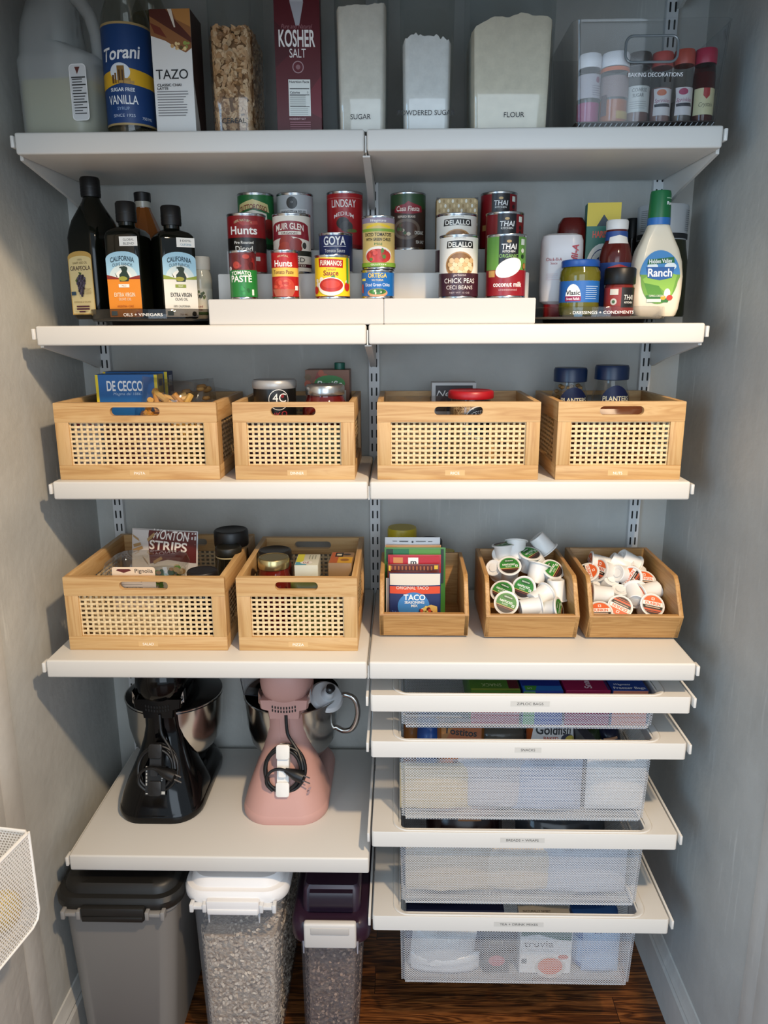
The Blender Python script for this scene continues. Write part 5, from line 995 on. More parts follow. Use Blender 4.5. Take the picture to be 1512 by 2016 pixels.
# pizza basket
jar('sauce_jar', 511, 576, 1082, -.215, B4, 'sauce jar with a dark lid at the back of the pizza basket', H('5a1814', .08), '', .86, [(.9, 0), (1.04, .04), (1.06, .6), (1.02, .74), (.9, .84), (.9, .88)], H('2e2a26', .35, .5), 'pizza sauce jars', None, .98)
jar('sauce_jar', 511, 572, 1096, -.305, B4, 'sauce jar with a gold lid at the front of the pizza basket', H('641a14', .08), '', .87, [(.9, 0), (1.04, .04), (1.08, .55), (1.05, .72), (.92, .84), (.9, .9)], gold, 'pizza sauce jars', None, .98)
za = zat(1097, -.1, -.30)
t = bx('yeast_box', xat(581, -.30, za), xat(627, -.30, za), -.315, .075, B4, za-B4-.012, 'pale yellow and white carton lying in the pizza basket', 'box', 'c8c6b4', None, .03)
decal('top_print', t, flatz(za-B4-.012), [rb(-22, 1, -8, 74, 'c8c23c'), rb(-22, 1, 0, 20, '5a9ab0'), ov(-1, 17, 12, 10, 'e6e2da'), T('DZ', -1, 17, 10, '8a1c24', w=12, bold=.03)]+[rb(2+i*6, 40, 4+i*6, 66, '8a8c7c') for i in range(3)])
t = bx('pepper_tin', xat(647, -.285, za), xat(693, -.285, za), -.30, .075, B4, za-B4-.012, 'orange and yellow carton at the right of the pizza basket', 'box', '8a6a44', None, -.02)
decal('top_print', t, flatz(za-B4-.012), [rb(-22, 1, -6, 74, 'a8562a'), rb(-6, 1, 23, 40, 'c8962a'), rb(-14, 42, 2, 70, '1c1816'), rb(-11, 50, -1, 62, 'c8bca0'), ov(10, 58, 8, 6, '3a3430'), ov(8, 20, 9, 8, '8a5a20')])
bx('olive_box', xat(630, -.25, za), xat(645, -.25, za), -.26, .06, B4, .085, 'narrow olive carton between the two printed cartons in the pizza basket', 'box', '4a4630')
pillow('cheese_bag', .075, .03, .128, 'olive green packet behind the pizza basket hand hole', 'bag', (-.115, -.3465, B4), H('6a6424', .35), (0, 0, 0), None, 18)
# ================================================================ bamboo bin contents
zb = ZS[4]+.0105
def packet(L, R, T_, Y, label, col, art, tilt=-.10, seed=1, hh=None):
    X = xat((L+R)/2, Y, 1.04); zt = zat(T_, X, Y); w = (R-L)*mpp((X, Y, 1.04)); h = zt-zb
    return pillow('seasoning_packet', w, .011, h, label, 'packet', (X, Y+.002, zb), H(col, .3), (tilt, 0, 0), art, seed, True, 8)
def I_taco(w, h):
    c = w/2
    return [rb(-c*.97, 1, c*.97, h-1, '1c2a5c'), rb(-c*.97, h*.78, c*.97, h-1, 'ddd4c4'), rb(-c*.97, h*.62, c*.97, h*.76, 'd8481c'), T('ORIGINAL TACO', -c*.1, h*.735, h*.06, 'efe4d4', w=w*.62), ov(-c*.05, h*.38, c*.62, h*.27, '3f7eb8'), T('TACO', -c*.02, h*.555, h*.105, 'f4f2ec', w=w*.42, bold=.05), T('SEASONING', -c*.02, h*.46, h*.05, 'f0eee8', w=w*.38, bold=.04), T('MIX', -c*.02, h*.395, h*.05, 'f0eee8', w=w*.13, bold=.04)]+[('p', [(-c*.9+i*c*.11, h*(.30-.012*i)), (-c*.9+i*c*.11+3, h*(.30-.012*i)), (-c*.9+i*c*.11+5, h*(.2-.012*i))], '3a5a9a') for i in range(10)]+[('p', [(c*.1, h*.05), (c*.1, h*.2), (c*.3, h*.36), (c*.62, h*.42), (c*.86, h*.38), (c*.88, h*.05)], 'd8b060')]+blobs(26, c*.40, h*.26, c*.26, h*.11, 3.2, ['7a2c1c', '4f7a30', 'c84a2c', 'e0c068', '5a2418', 'e8e0d0'], 3)+[('p', [(c*.45, h*.05), (c*.86, h*.36), (c*.88, h*.05)], 'd9a84a')]
packet(766, 868, 1130, -.268, 'blue taco seasoning packet in front of the other packets', '1c2a5c', I_taco, -.05, 2)
packet(760, 864, 1140, -.257, 'plain white back of a packet just behind the taco seasoning', 'd9cfc4', None, -.05, 3)
packet(763, 865, 1113, -.246, 'dark red packet with a yellow edged top and striped band', '6a2a1c', lambda w, h: [rb(-w*.46, h*.90, w*.40, h*.985, '5a1c14'), rb(-w*.48, h*.89, -w*.44, h*.98, 'd8b02c'), rb(w*.40, h*.92, w*.47, h*.985, 'd8b02c')]+[rb(-w*.44+i*w*.07, h*.91, -w*.41+i*w*.07, h*.975, 'a05a2c') for i in range(12)], -.06, 4)
packet(764, 868, 1095, -.234, 'red seasoning packet with a white square logo', 'a81a26', lambda w, h: [rb(-w*.47, h*.75, w*.47, h*.985, 'b01c2a'), rb(-w*.40, h*.88, -w*.22, h*.965, 'c8844a'), rb(-w*.12, h*.865, w*.07, h*.965, 'eeeae6'), T('m', -w*.02, h*.90, h*.07, '16161e', w=w*.11, bold=.06)], -.07, 5)
packet(757, 877, 1081, -.222, 'green packet, widest in the small bamboo bin', '3f7a34', lambda w, h: [rb(-w*.47, h*.80, w*.47, h*.98, '4f8a3a'), rb(-w*.47, h*.80, -w*.36, h*.98, '16301c'), rb(-w*.36, h*.80, -w*.1, h*.98, '1f6a44'), rb(w*.42, h*.5, w*.47, h*.98, '1c2c24')], -.08, 6)
packet(759, 868, 1076, -.212, 'orange topped packet behind the green packet', 'b8854a', None, -.08, 7)
packet(758, 866, 1061, -.203, 'white card packet with a round hang hole at the top', 'd8d6d6', lambda w, h: [ov(0, h*.945, 2, 2, '1c1c1e'), rb(-w*.36, h*.95, -w*.28, h*.957, '3a3a3c'), rb(-w*.24, h*.945, -w*.08, h*.957, '4a4a4c'), rb(w*.06, h*.945, w*.24, h*.955, '6a6a6c'), rb(w*.28, h*.945, w*.36, h*.952, '2a2a2c'), ov(0, h*.85, w*.11, h*.05, '2a2a34'), ov(w*.34, h*.87, w*.05, h*.03, 'b8b4b0')], -.08, 8)
def capjar(L, R, T_, Y, label, body, cap, cf):
    X, hw, h = fit(L, R, T_, Y, ZS[4]); t = thing('spice_jar', label, 'jar', (X, Y, ZS[4]+.0003), 0, 'spice jars behind the small bamboo bin'); r = hw
    b = new(); lathe(b, [(r*.93, 0), (r*.97, .004), (r*.97, h*cf)], seg=32); obj('jar_body', b, H(body, .15), t)
    b = new(); lathe(b, [(r*.99, h*cf), (r, h*cf+.002), (r, h*.97), (r*.95, h)], seg=32); obj('lid', b, H(cap, .4), t)
capjar(763, 820, 1038, -.092, 'tall jar with a wide yellow lid behind the packets', '5a4a28', 'b8a520', .80)
capjar(822, 870, 1062, -.062, 'jar with a black lid between the two yellow lids', '2a2420', '1a1a1a', .84)
capjar(862, 894, 1084, -.108, 'small jar with a yellow lid, lowest of those behind the bin', '3a2a1c', 'b0a02a', .72)
# ---------------------------------------------------------------- coffee pods
podw = H('e6e4e0', .35)
def pod_proto(name, label, art):
    t = thing(name, label, 'coffee pod', (0, 0, 0))
    b = new(); lathe(b, [(.0125, .0015), (.0165, 0), (.0178, .001), (.0188, .012), (.0208, .040), (.0212, .0405), (.0252, .041), (.0256, .042), (.0252, .0432), (.0226, .0436)], seg=30)
    lathe(b, [(.009, -.0003), (.009, .0002)], seg=20); obj('cup', b, podw, t)
    b = new(); lathe(b, [(.0228, .0434), (.0226, .0440)], seg=30); obj('foil_lid', b, H('c9c6c0', .3), t)
    decal('lid_print', t, lambda u, v, o: (u, v, .0440+o), art)
    return t
def seg_(y0, y1, r=20.6, n=12):
    a0, a1 = math.asin(max(-1, y0/r)), math.asin(min(1, y1/r)); R_ = [(r*math.cos(a0+(a1-a0)*i/n), r*math.sin(a0+(a1-a0)*i/n)) for i in range(n+1)]
    return R_+[(-x, y) for x, y in R_[::-1]]
A_green = [ov(0, 0, 20.6, 20.6, '2f7a2c'), ('p', seg_(-20.5, -7), '2a1c18'), ('p', seg_(-8.2, -6.8), 'c8a060'), ('p', seg_(-11.5, -10.5), '8a3a24'), ov(0, 12, 11, 4.5, '1f5424'), T('GREEN MOUNTAIN', 0, 12.5, 2.6, 'dfe6d8', w=17, bold=.02), T('NANTUCKET', -1, 2.4, 4.4, 'eef0e8', w=27, bold=.03), T('BLEND', -2, -3.2, 3.2, 'dfe8d0', w=12), rb(12.2, -4.4, 17.2, .8, 'eef0ea'), rb(13.4, -3.2, 16, -.4, '2f7a2c')]
A_org = [ov(0, 0, 20.6, 20.6, 'e9e4dc'), ('p', seg_(7.5, 20.5), 'd8602a'), rb(-3, 10.5, 3, 16, 'f0e8e0'), rb(-1.8, 11.7, 1.8, 14.8, 'd8602a'), T('DUNKIN', 0, 3.2, 6.2, 'd8602a', w=31, bold=.06), ('p', seg_(-8.4, -1.6), '1f1a18'), rb(-15, -5.6, 15, -3.6, 'c9a890'), ('p', seg_(-12.4, -8.6), 'c85a34'), ('p', seg_(-20.5, -12.6), '3a1c16'), ('p', seg_(-15.6, -14.4), 'c85a34')]
def heap(ox, oy, sc_, items, proto, name, group, py0, py1, Y0, Y1, far):
    first = True
    for zx, zy, ax, roll, what, lab in items:
        px, py = ox+zx/sc_, oy+zy/sc_; Y = Y0+(py0-py)/(py0-py1)*(Y1-Y0)+(0 if what == 'L' else .014); P = ptY(px, py, Y)
        a = Vector(ax).normalized(); q = a.to_track_quat('Z', 'Y')
        up = Vector((0, 0, 1)); up = (up-a*up.dot(a)); yv = q @ Vector((0, 1, 0))
        if up.length > .05:
            up.normalize(); ang = math.atan2(a.dot(yv.cross(up)), yv.dot(up))
        else: ang = 0
        M = (Matrix.Rotation(ang+roll, 4, a) @ q.to_matrix().to_4x4()); rot = M.to_euler()
        loc = P-a*(.044 if what == 'L' else .0 if what == 'B' else .022)
        if first: proto.location = loc; proto.rotation_euler = rot; proto['label'] = lab; proto['group'] = group; first = False
        else: dup(proto, loc, rot, lab, group)
G_ = 'white coffee pod with a green lid '
green = [
 (545, 548, (-.1, -.55, .8), .15, 'L', G_+'facing up, upper left of the front heap'), (730, 835, (-.35, -.75, .45), -.2, 'L', G_+'turned left, at the centre of the heap'), (505, 1032, (-.05, -.8, .5), -.35, 'L', G_+'resting on the front lip, lower left'), (452, 875, (-.25, -.62, .7), -.3, 'L', G_+'half covered by the one on the front lip'), (1110, 592, (.25, -.55, .75), .7, 'L', G_+'tipped against the right side'),
 (1150, 862, (.03, -.12, -1), 0, 'C', 'upside-down white coffee pod standing near the right side of the green bin'), (905, 650, (.28, .35, .9), 0, 'C', 'white coffee pod leaning back behind the central green lid'), (632, 350, (.06, .45, .9), 0, 'C', 'upright white coffee pod at the top of the green bin heap'), (972, 272, (.62, -.15, -.72), 0, 'C', 'white coffee pod tipped over on the topmost back right corner'), (335, 575, (.45, .75, -.45), 0, 'B', 'white coffee pod showing its base at the left side of the green bin'), (420, 395, (.3, .75, -.6), 0, 'B', 'white coffee pod showing its base at the back left of the green bin'),
 (815, 1090, (.95, .1, .1), 0, 'C', 'white coffee pod lying sideways behind the front lip of the green bin'), (1195, 1110, (.82, -.40, .3), .5, 'L', G_+'seen edge on at the lower right corner'), (935, 960, (.7, .5, .2), 0, 'C', 'white coffee pod lying behind the central green lid, to its right'), (465, 270, (-.1, .1, .95), 0, 'L', 'coffee pod with dark lid edge at the back left of the green bin'), (815, 385, (.1, -.3, .9), .5, 'L', G_+'mostly hidden under the back pods'), (870, 450, (.4, .2, -.8), 0, 'B', 'white coffee pod peeking between the two back pods')]
heap(920, 1030, 6.574, green, pod_proto('coffee_pod', 'x', A_green), 'coffee_pod', 'green coffee pods in the middle bamboo bin', 1195, 1060, -.290, -.135, 0)
O_ = 'white coffee pod with an orange lid '
orange = [
 (1010, 512, (.15, -.6, .75), -.2, 'L', O_+'facing up at the right of its heap'), (1092, 790, (.08, -.75, .6), -.25, 'L', O_+'nearest the front lip at the right'), (735, 805, (-.1, -.7, .65), 2.7, 'L', O_+'printed upside down behind the front lip'), (372, 425, (-.4, -.45, .75), -.9, 'L', O_+'leaning on the left side at the back'), (852, 490, (-.65, -.62, .3), 1.2, 'L', O_+'seen edge on, left of the one facing up'),
 (530, 682, (-1, .05, .05), 0, 'C', 'white coffee pod lying sideways against the left side of the orange bin'), (735, 615, (0, .35, -.9), 0, 'B', 'white coffee pod standing on its lid in the centre front of the orange bin'), (640, 500, (-.2, .55, -.75), 0, 'B', 'white coffee pod showing a cream base in the middle of the orange bin'), (928, 390, (.02, .3, -.95), 0, 'B', 'white coffee pod showing its base behind the upturned orange lid'), (1055, 645, (-.85, -.25, -.2), 0, 'C', 'white coffee pod lying between the two right orange lids'), (715, 345, (.62, -.15, -.4), 0, 'C', 'white coffee pod tipped to the right at the back of the orange bin'), (820, 308, (.7, .1, -.5), 0, 'C', 'white coffee pod touching the back panel of the orange bin'), (505, 340, (-.9, .05, .15), 0, 'C', 'white coffee pod lying at the back left of the orange bin'), (580, 415, (-.6, -.3, .2), 0, 'C', 'white coffee pod behind the cream based pod in the orange bin'), (450, 525, (-.5, .4, -.6), 0, 'B', 'white coffee pod wedged at the left side of the orange bin'), (515, 862, (-.1, -.6, .75), .1, 'L', O_+'low at the front left corner'), (775, 455, (.5, .3, -.2), 0, 'C', 'white coffee pod hidden between the middle pods of the orange bin'), (905, 760, (.2, .8, .3), 0, 'B', 'white coffee pod low between the two front orange lids')]
heap(1090, 1050, 5.6, orange, pod_proto('coffee_pod', 'x', A_org), 'coffee_pod', 'orange coffee pods in the right bamboo bin', 1205, 1095, -.290, -.150, 0)
# ================================================================ stand mixers
steel = H('c4c2be', .16, 1); chrome = H('d0d0d0', .12, 1); cordm = H('121213', .42)
def mixer(X, paint, label, clipm, art, bowl_handle, shade):
    t = thing('stand_mixer', label, 'stand mixer', (X, -.3245, ZS[5]+.0003), 0, 'stand mixers')
    b = new()
    rloft(b, [(.176, .275, .055, 0, 0, .1385), (.186, .286, .06, .004, 0, .1435), (.188, .288, .06, .014, 0, .1445), (.184, .282, .06, .024, 0, .146), (.166, .262, .06, .036, 0, .155), (.14, .23, .06, .040, 0, .165)], 8)
    rloft(b, [(.186, .19, .06, .010, 0, .0955), (.182, .18, .06, .026, 0, .0945), (.170, .165, .06, .048, 0, .0945), (.152, .145, .056, .072, 0, .098), (.130, .122, .05, .098, 0, .104), (.108, .102, .044, .126, 0, .112), (.094, .09, .04, .152, 0, .118), (.087, .086, .038, .180, 0, .122), (.085, .09, .038, .215, 0, .122), (.09, .10, .04, .245, 0, .124)], 8)
    obj('base', b, paint, t)
    b = new(); n = 24
    def sec(y, w, h, cz): return [(w/2*math.copysign(abs(math.cos(2*PI*i/n))**.85, math.cos(2*PI*i/n)), y, cz+h/2*math.copysign(abs(math.sin(2*PI*i/n))**.85, math.sin(2*PI*i/n))) for i in range(n)]
    loft(b, [sec(y, w, h, .288+dz) for y, w, h, dz in ((.062, .02, .02, 0), (.0645, .05, .046, 0), (.071, .076, .07, 0), (.083, .097, .091, 0), (.10, .110, .104, 0), (.13, .116, .113, 0), (.17, .118, .118, 0), (.21, .115, .116, 0), (.25, .108, .11, 0), (.275, .09, .095, 0), (.287, .05, .06, 0))])
    obj('motor_head', b, paint, t)
    b = new(); loft(b, [[(x*s, y, z) for x, z in ((-.055, .257), (-.052, .236), (-.036, .232), (-.034, .213), (.034, .213), (.036, .232), (.052, .236), (.055, .257))] for s, y in ((.92, .072), (1, .078), (1, .17), (.9, .18))]); 
    for r_ in range(2):
        for i in range(9): prism(b, rrect(.0028, .0062, .0013, 2, (i-4)*.0062, .2385-r_*.0085+abs(i-4)**2*.00022), 'y', .0712, .0735, 1)
    obj('hinge_collar', b, [paint, dark], t)
    for s in (-1, 1):
        b = new(); prism(b, [(s*.056, .272), (s*.045, .246), (s*.057, .246)], 'y', .082, .1); obj('hinge_plate', b, chrome, t, False)
        b = new(); prism(b, rrect(.008, .008, .0039, 4, s*.051, .2495), 'y', .076, .084); obj('hinge_pin', b, chrome, t)
    b = new(); prism(b, rrect(.021, .05, .002, 3, 0, .187), 'y', .0755, .0795); obj('rear_cover', b, paint, t)
    # bowl in front of the column
    b = new(); lathe(b, [(.045, .040), (.062, .046), (.064, .058), (.080, .075), (.098, .105), (.1065, .145), (.109, .19), (.110, .212), (.1125, .2135), (.1125, .216), (.109, .216), (.107, .19), (.104, .145), (.095, .106), (.07, .072)], 0, .198, 0, 48, 0, True, True)
    bo = obj('bowl', b, steel, t)
    if bowl_handle:
        b = new(); tube(b, curve([(.100, .19, .205), (.125, .185, .214), (.146, .18, .206), (.154, .178, .18), (.150, .178, .15), (.138, .18, .128), (.120, .184, .122), (.102, .19, .128)]), .0065, 10); obj('handle', b, steel, bo)
    if shade:
        b = new(); lathe(b, [(.06, .222), (.109, .216), (.1115, .210), (.1100, .2165), (.106, .2185), (.058, .224)], 0, .198, 0, 40); obj('bowl_shade_ring', b, shade, t)  # added near-black ring, its colour standing in for shade inside the bowl and rim
    # cord wrap
    Z = lambda s: (.062+.026*(s+1), .1075+s)        # lies along the sloping back
    def C(x, s, lift=0): return (x, .0655+.28*(s)-lift*.93-.018, .108+s*.95+lift*.30)
    b = new(); random.seed(3)
    for k, (R1, R2, ox, lf) in enumerate(((.043, .052, .004, .004), (.040, .048, .000, .010), (.044, .049, .003, .012), (.038, .044, -.001, .016))):
        tube(b, [C(ox+R1*math.cos(a), R2*math.sin(a), lf+.002*math.sin(3*a+k)) for a in [2*PI*i/36 for i in range(36)]], .0034, 8, 0, True)
    tube(b, curve([(.004, .072, .222), (.005, .068, .20), (.008, .064, .18), (.018, .058, .165), (.030, .050, .150), (.040, .036, .132), (.043, .030, .116)]), .0036, 8)
    tube(b, curve([C(.012, .002, .032), C(-.006, .006, .030), C(-.024, .000, .026), C(-.034, -.014, .024), C(-.034, -.03, .022), C(-.022, -.044, .018)]), .0033, 8)
    co = obj('power_cord', b, cordm, t)
    b = new()
    for s0, s1, w_ in ((.024, .056, .029), (-.056, -.024, .029)):
        for l0, l1 in ((.020, .0245),):
            loft(b, [[C(x, (s0+s1)/2+s, l) for x, s in rrect(w_-q, s1-s0-q, .006, 4)] for l, q in ((l0, .002), (l0+.001, 0), (l1-.001, 0), (l1, .002))])
    loft(b, [[C(x, s, l) for x, s in rrect(.0255, .108, .005, 4)] for l in (-.004, .0195)])
    loft(b, [[C(x, s-.003, l) for x, s in rrect(.016, .018, .003, 3)] for l in (.018, .029)])
    cl = obj('cord_clip', b, clipm, t)
    b = new(); p0, p1 = Vector(C(.006, .004, .030)), Vector(C(.044, -.012, .030)); tube(b, [p0, p0.lerp(p1, .25), p0.lerp(p1, .5), p0.lerp(p1, .7), p1], [.005, .008, .0115, .0125, .0125], 10); pl = obj('plug', b, cordm, t)
    for k in (-1, 1):
        b = new(); d = (p1-p0).normalized(); q = p1+Vector((0, 0, .0065*k)); tube(b, [q, q+d*.017], .0016, 6); obj('prong', b, chrome, pl)
    if art: art(t)
pink = H('c2968d', .5, 0, .4); blackp = H('060607', .10, 0, .35)
def mark(t): decal('emblem', t, lambda u, v, o: (.056+u, .0165+.30*(v-.06)-o+.004, v), [('p', [(-3, 70), (3, 72), (5, 78), (-1, 76)], '9a7a78'), ('p', [(-5, 62), (1, 64), (3, 70), (-3, 68)], '9a7a78')])
mixer(-.1915, pink, 'dusty pink stand mixer seen from behind, cord coiled on a white clip', H('e9e7e2', .4), mark, 1, None)
def blk(t):
    decal('rating_label', t, lambda u, v, o: (u, .0392-.0+.28*(v-.108)-.013-o, v), [rb(-21.5, 62, 23, 122, '0b0b0c'), rb(-20, 64, 22, 66.5, 'b8b8b4'), rb(14, 66, 22, 70, 'b8b8b4')]+[rb(-20, 82+i*7, -17, 87+i*7, 'a8a8a4') for i in range(6)]+[rb(14, 112-i*4, 21-i, 114.6-i*4, 'c0c0bc') for i in range(6)])
mixer(-.4680, blackp, 'glossy black stand mixer seen from behind, left on the lower shelf', H('1a1a1b', .45), blk, 0, H('0c0b0b', .14, 0, .35))
# attachment standing in the pink mixer's bowl
t = thing('mixer_attachment', 'white disc with a black knob resting on the pink mixer bowl', 'mixer attachment', (-.106, -.165, ZS[5]+.2255), 0, None, (.50, .38, 0))
b = new(); lathe(b, [(.008, .002), (.034, .0), (.040, -.006), (.0405, -.008), (.034, -.003), (.008, -.001)], seg=40); obj('guard_disc', b, H('cfd0d2', .35), t)
b = new(); lathe(b, [(.015, .001), (.014, .012), (.011, .019)], seg=24); obj('hub', b, H('c6c8ca', .35), t)
b = new(); lathe(b, [(.0085, .018), (.0075, .023), (.0105, .027), (.0105, .033), (.007, .036)], seg=20); obj('knob', b, H('131314', .3), t)
# clear pouring chute hanging at the left of the pink mixer
t = thing('pouring_chute', 'clear pouring chute sticking out left of the pink mixer head', 'pouring chute', (-.262, -.13, ZS[5]+.222), .15)
b = new(); loft(b, [[(-.045, 0, .05), (-.043, -.05, .05), (-.038, -.045, .012), (-.04, 0, .010)], [(.0, 0, .05), (.0, -.045, .05), (.0, -.04, .002), (.0, 0, 0)], [(.02, 0, .04), (.02, -.03, .04), (.02, -.03, -.008), (.02, 0, -.010)]], False, False); obj('chute_panel', b, clear('chute_plastic', (.8, .82, .85), .05), t, False)
b = new(); tube(b, [(-.045, 0, .05), (-.043, -.05, .05), (-.038, -.045, .012), (.0, -.04, .002), (.022, -.03, -.008)], .0012, 6); obj('chute_rim', b, H('2c3038', .2), t)
# ================================================================ things in the drawers
def dbox(x0, x1, y0, d, z0, h, label, col, items=None, rz=0, cat='box', name='food_box', top=None, rough=.4):
    t = bx(name, x0, x1, y0, d, z0, h, label, cat, col, items, rz, None, None, rough)
    if top: decal('top_print', t, flatz(h), top((x1-x0)*1000, d*1000))
    return t
ZD = [.785+.002, .578+.002, .375+.002, .173+.002]
fy = -.378
# ziploc drawer: boxes with their printed tops up
dbox(.200, .298, fy+.004, .20, ZD[0], .074, 'green bag box in the ZIPLOC BAGS drawer, leftmost', '4a7a26', lambda w, h: [rb(-w/2+1, 1, w/2-1, h*.5, 'a8424a')], 0, 'box', 'bag_box', lambda w, d: [rb(-w/2+1, 1, w/2-22, d-1, '4f7a2a'), rb(w/2-22, 1, w/2-1, d-1, '5a1c24'), T('SNACK', -6, 24, 13, 'b8c490', w=40, ang=180), rb(-w/2+1, 1, w/2-1, 9, '8a9a3a')])
dbox(.303, .382, fy+.004, .20, ZD[0], .074, 'blue bag box with a green panel in the ZIPLOC BAGS drawer', '1c3f9a', lambda w, h: [rb(-w/2+1, 1, -w/2+24, h-1, '5aa05a')], 0, 'box', 'bag_box', lambda w, d: [rb(-w/2+1, 1, w/2-1, 22, '2a72c0'), rb(-w/2+1, 22, w/2-1, d-1, '1c2f8a'), ('p', [(-w/2+5, 1), (-w/2+24, 1), (-w/2+30, 22), (-w/2+5, 22)], '4a9a3a'), T('S', -w/2+14, 11, 9, 'e8f0e0', ang=90)])
dbox(.387, .474, fy+.004, .20, ZD[0], .076, 'magenta bag box in the ZIPLOC BAGS drawer', '96174a', None, 0, 'box', 'bag_box', lambda w, d: [rb(-w/2+1, 1, w/2-1, d-1, '96174a'), T('Snack', 2, 36, 14, 'e8d0d8', w=56, ang=90, bold=.03), rb(w/2-5, 1, w/2-1, d-1, '2c2a5a')])
dbox(.478, .548, fy+.004, .20, ZD[0], .076, 'blue box with white script in the ZIPLOC BAGS drawer, rightmost', '1d3f8c', lambda w, h: [rb(-w/2+1, 1, w/2-1, h-1, 'd88a70')], 0, 'box', 'bag_box', lambda w, d: [rb(-w/2+1, 1, w/2-1, d-1, '1d3f8c'), T('Wegmans', -w*.16, 26, 7, 'e8eaee', w=34, shear=.3, bold=.02), T('Freezer Bags', 0, 11, 9, 'e8eaee', w=62, bold=.02)])
# snack drawer
def dpil(x, y, w, d, h, z, label, col, art=None, tilt=(-.5, 0, 0), seed=1, name='snack_bag', rough=.25): return pillow(name, w, d, h, label, 'bag', (x, y, z), H(col, rough), tilt, art, seed)
dpil(.118, fy+.085, .055, .06, .175, ZD[1], 'blue snack bag at the left of the SNACKS drawer', '1f4fa0', None, (-.25, .1, .2), 31)
dpil(.088, fy+.10, .04, .05, .17, ZD[1], 'orange brown snack bag in the left corner of the SNACKS drawer', '8a5420', None, (-.25, 0, 0), 32)
dpil(.190, fy+.06, .105, .07, .172, ZD[1], 'orange and tan bag of Tostitos in the SNACKS drawer', 'a8682c', lambda w, h: [rb(-w*.4, h*.74, w*.4, h*.95, 'b07838'), ('p', [(-w*.42, h*.66), (w*.40, h*.72), (w*.42, h*.97), (-w*.1, h*.97)], 'b5622a'), T('Tostitos', -w*.02, h*.855, h*.075, '1c1a20', w=w*.66, ang=-6, bold=.03)], (-.32, 0, 0), 33)
dpil(.282, fy+.075, .115, .06, .165, ZD[1], 'clear and grey crumpled snack bag left of the goldfish crackers', '5f5a50', None, (-.35, 0, .1), 34, 'snack_bag', .15)
dpil(.315, fy+.12, .05, .05, .170, ZD[1], 'small yellow snack bag beside the goldfish crackers', 'c0a028', None, (-.3, 0, 0), 35)
dpil(.380, fy+.055, .100, .07, .176, ZD[1], 'white and orange bag of Goldfish crackers', 'c05a24', lambda w, h: [('p', [(-w*.46, h*.70), (-w*.35, h*.98), (w*.47, h*.98), (w*.47, h*.62)], 'e0ddd8'), T('Goldfish', w*.03, h*.88, h*.10, '1a1a1e', w=w*.74, shear=.15, bold=.035), T('BAKED', -w*.05, h*.785, h*.035, 'b84a24', w=w*.30, bold=.02), ov(w*.30, h*.78, w*.14, h*.05, '1c1c3a'), ov(w*.36, h*.765, w*.11, h*.045, 'c8b02c')], (-.32, 0, 0), 36)
dbox(.440, .462, fy+.04, .10, ZD[1], .155, 'narrow grey box right of the goldfish crackers', '55565a', None, .2)
dpil(.492, fy+.07, .05, .05, .168, ZD[1], 'dark green snack bag in the right half of the SNACKS drawer', '26381c', lambda w, h: [rb(-w*.4, h*.7, w*.4, h*.75, 'b08838')], (-.3, -.2, 0), 37)
dpil(.532, fy+.07, .048, .05, .166, ZD[1], 'navy snack bag in the right half of the SNACKS drawer', '1a1f34', lambda w, h: [rb(-w*.3, h*.78, w*.3, h*.81, 'a8744a')], (-.3, -.2, 0), 38)
for i, (x, w, h, q, nm, dy) in enumerate(((.135, .15, .105, 'c8b48c', 'tan', .030), (.255, .15, .125, 'b0aeb4', 'pale grey', .036), (.365, .14, .115, '98a4bc', 'pale blue', .030), (.505, .12, .12, 'd4d2d0', 'white', .034))):
    pillow('snack_bag', w, .045, h, nm+' snack bag pressed against the front mesh of the SNACKS drawer', 'bag', (x, fy+dy, ZD[1]), H(q, .5), (0, 0, 0), None, 80+i)
# breads drawer
dpil(.205, fy+.10, .17, .09, .165, ZD[2], 'dark bag with red print in the BREADS + WRAPS drawer', '2a1614', lambda w, h: [('p', [(-w*.45, h*.80), (-w*.3, h*.95), (w*.1, h*.9), (w*.45, h*.96), (w*.4, h*.78), (0, h*.72)], '7a1f1a'), T('MILLER', w*.02, h*.86, h*.08, 'c86a3a', w=w*.3, bold=.03), rb(-w*.1, h*.70, w*.2, h*.76, 'a86a2c')], (-.35, 0, 0), 41, 'bread_bag', .2)
dpil(.42, fy+.10, .20, .08, .15, ZD[2], 'clear crumpled wrap bag with dark print in the BREADS + WRAPS drawer', '3c3e42', lambda w, h: [ov(0, h*.85, w*.17, h*.05, '17181a')], (-.35, 0, 0), 42, 'bread_bag', .12)
for i, (x, w, h, c, nm) in enumerate(((.168, .19, .12, 'c4b49c', 'cream'), (.31, .19, .11, 'cabca8', 'tan'), (.452, .18, .12, 'b4b8c2', 'pale blue'))):
    pillow('bread_bag', w, .045, h, nm+' bread bag against the front mesh of the BREADS + WRAPS drawer', 'bag', (x, fy+.034+.006*(i % 2), ZD[2]), H(c, .4), (0, 0, 0), None, 50+i)
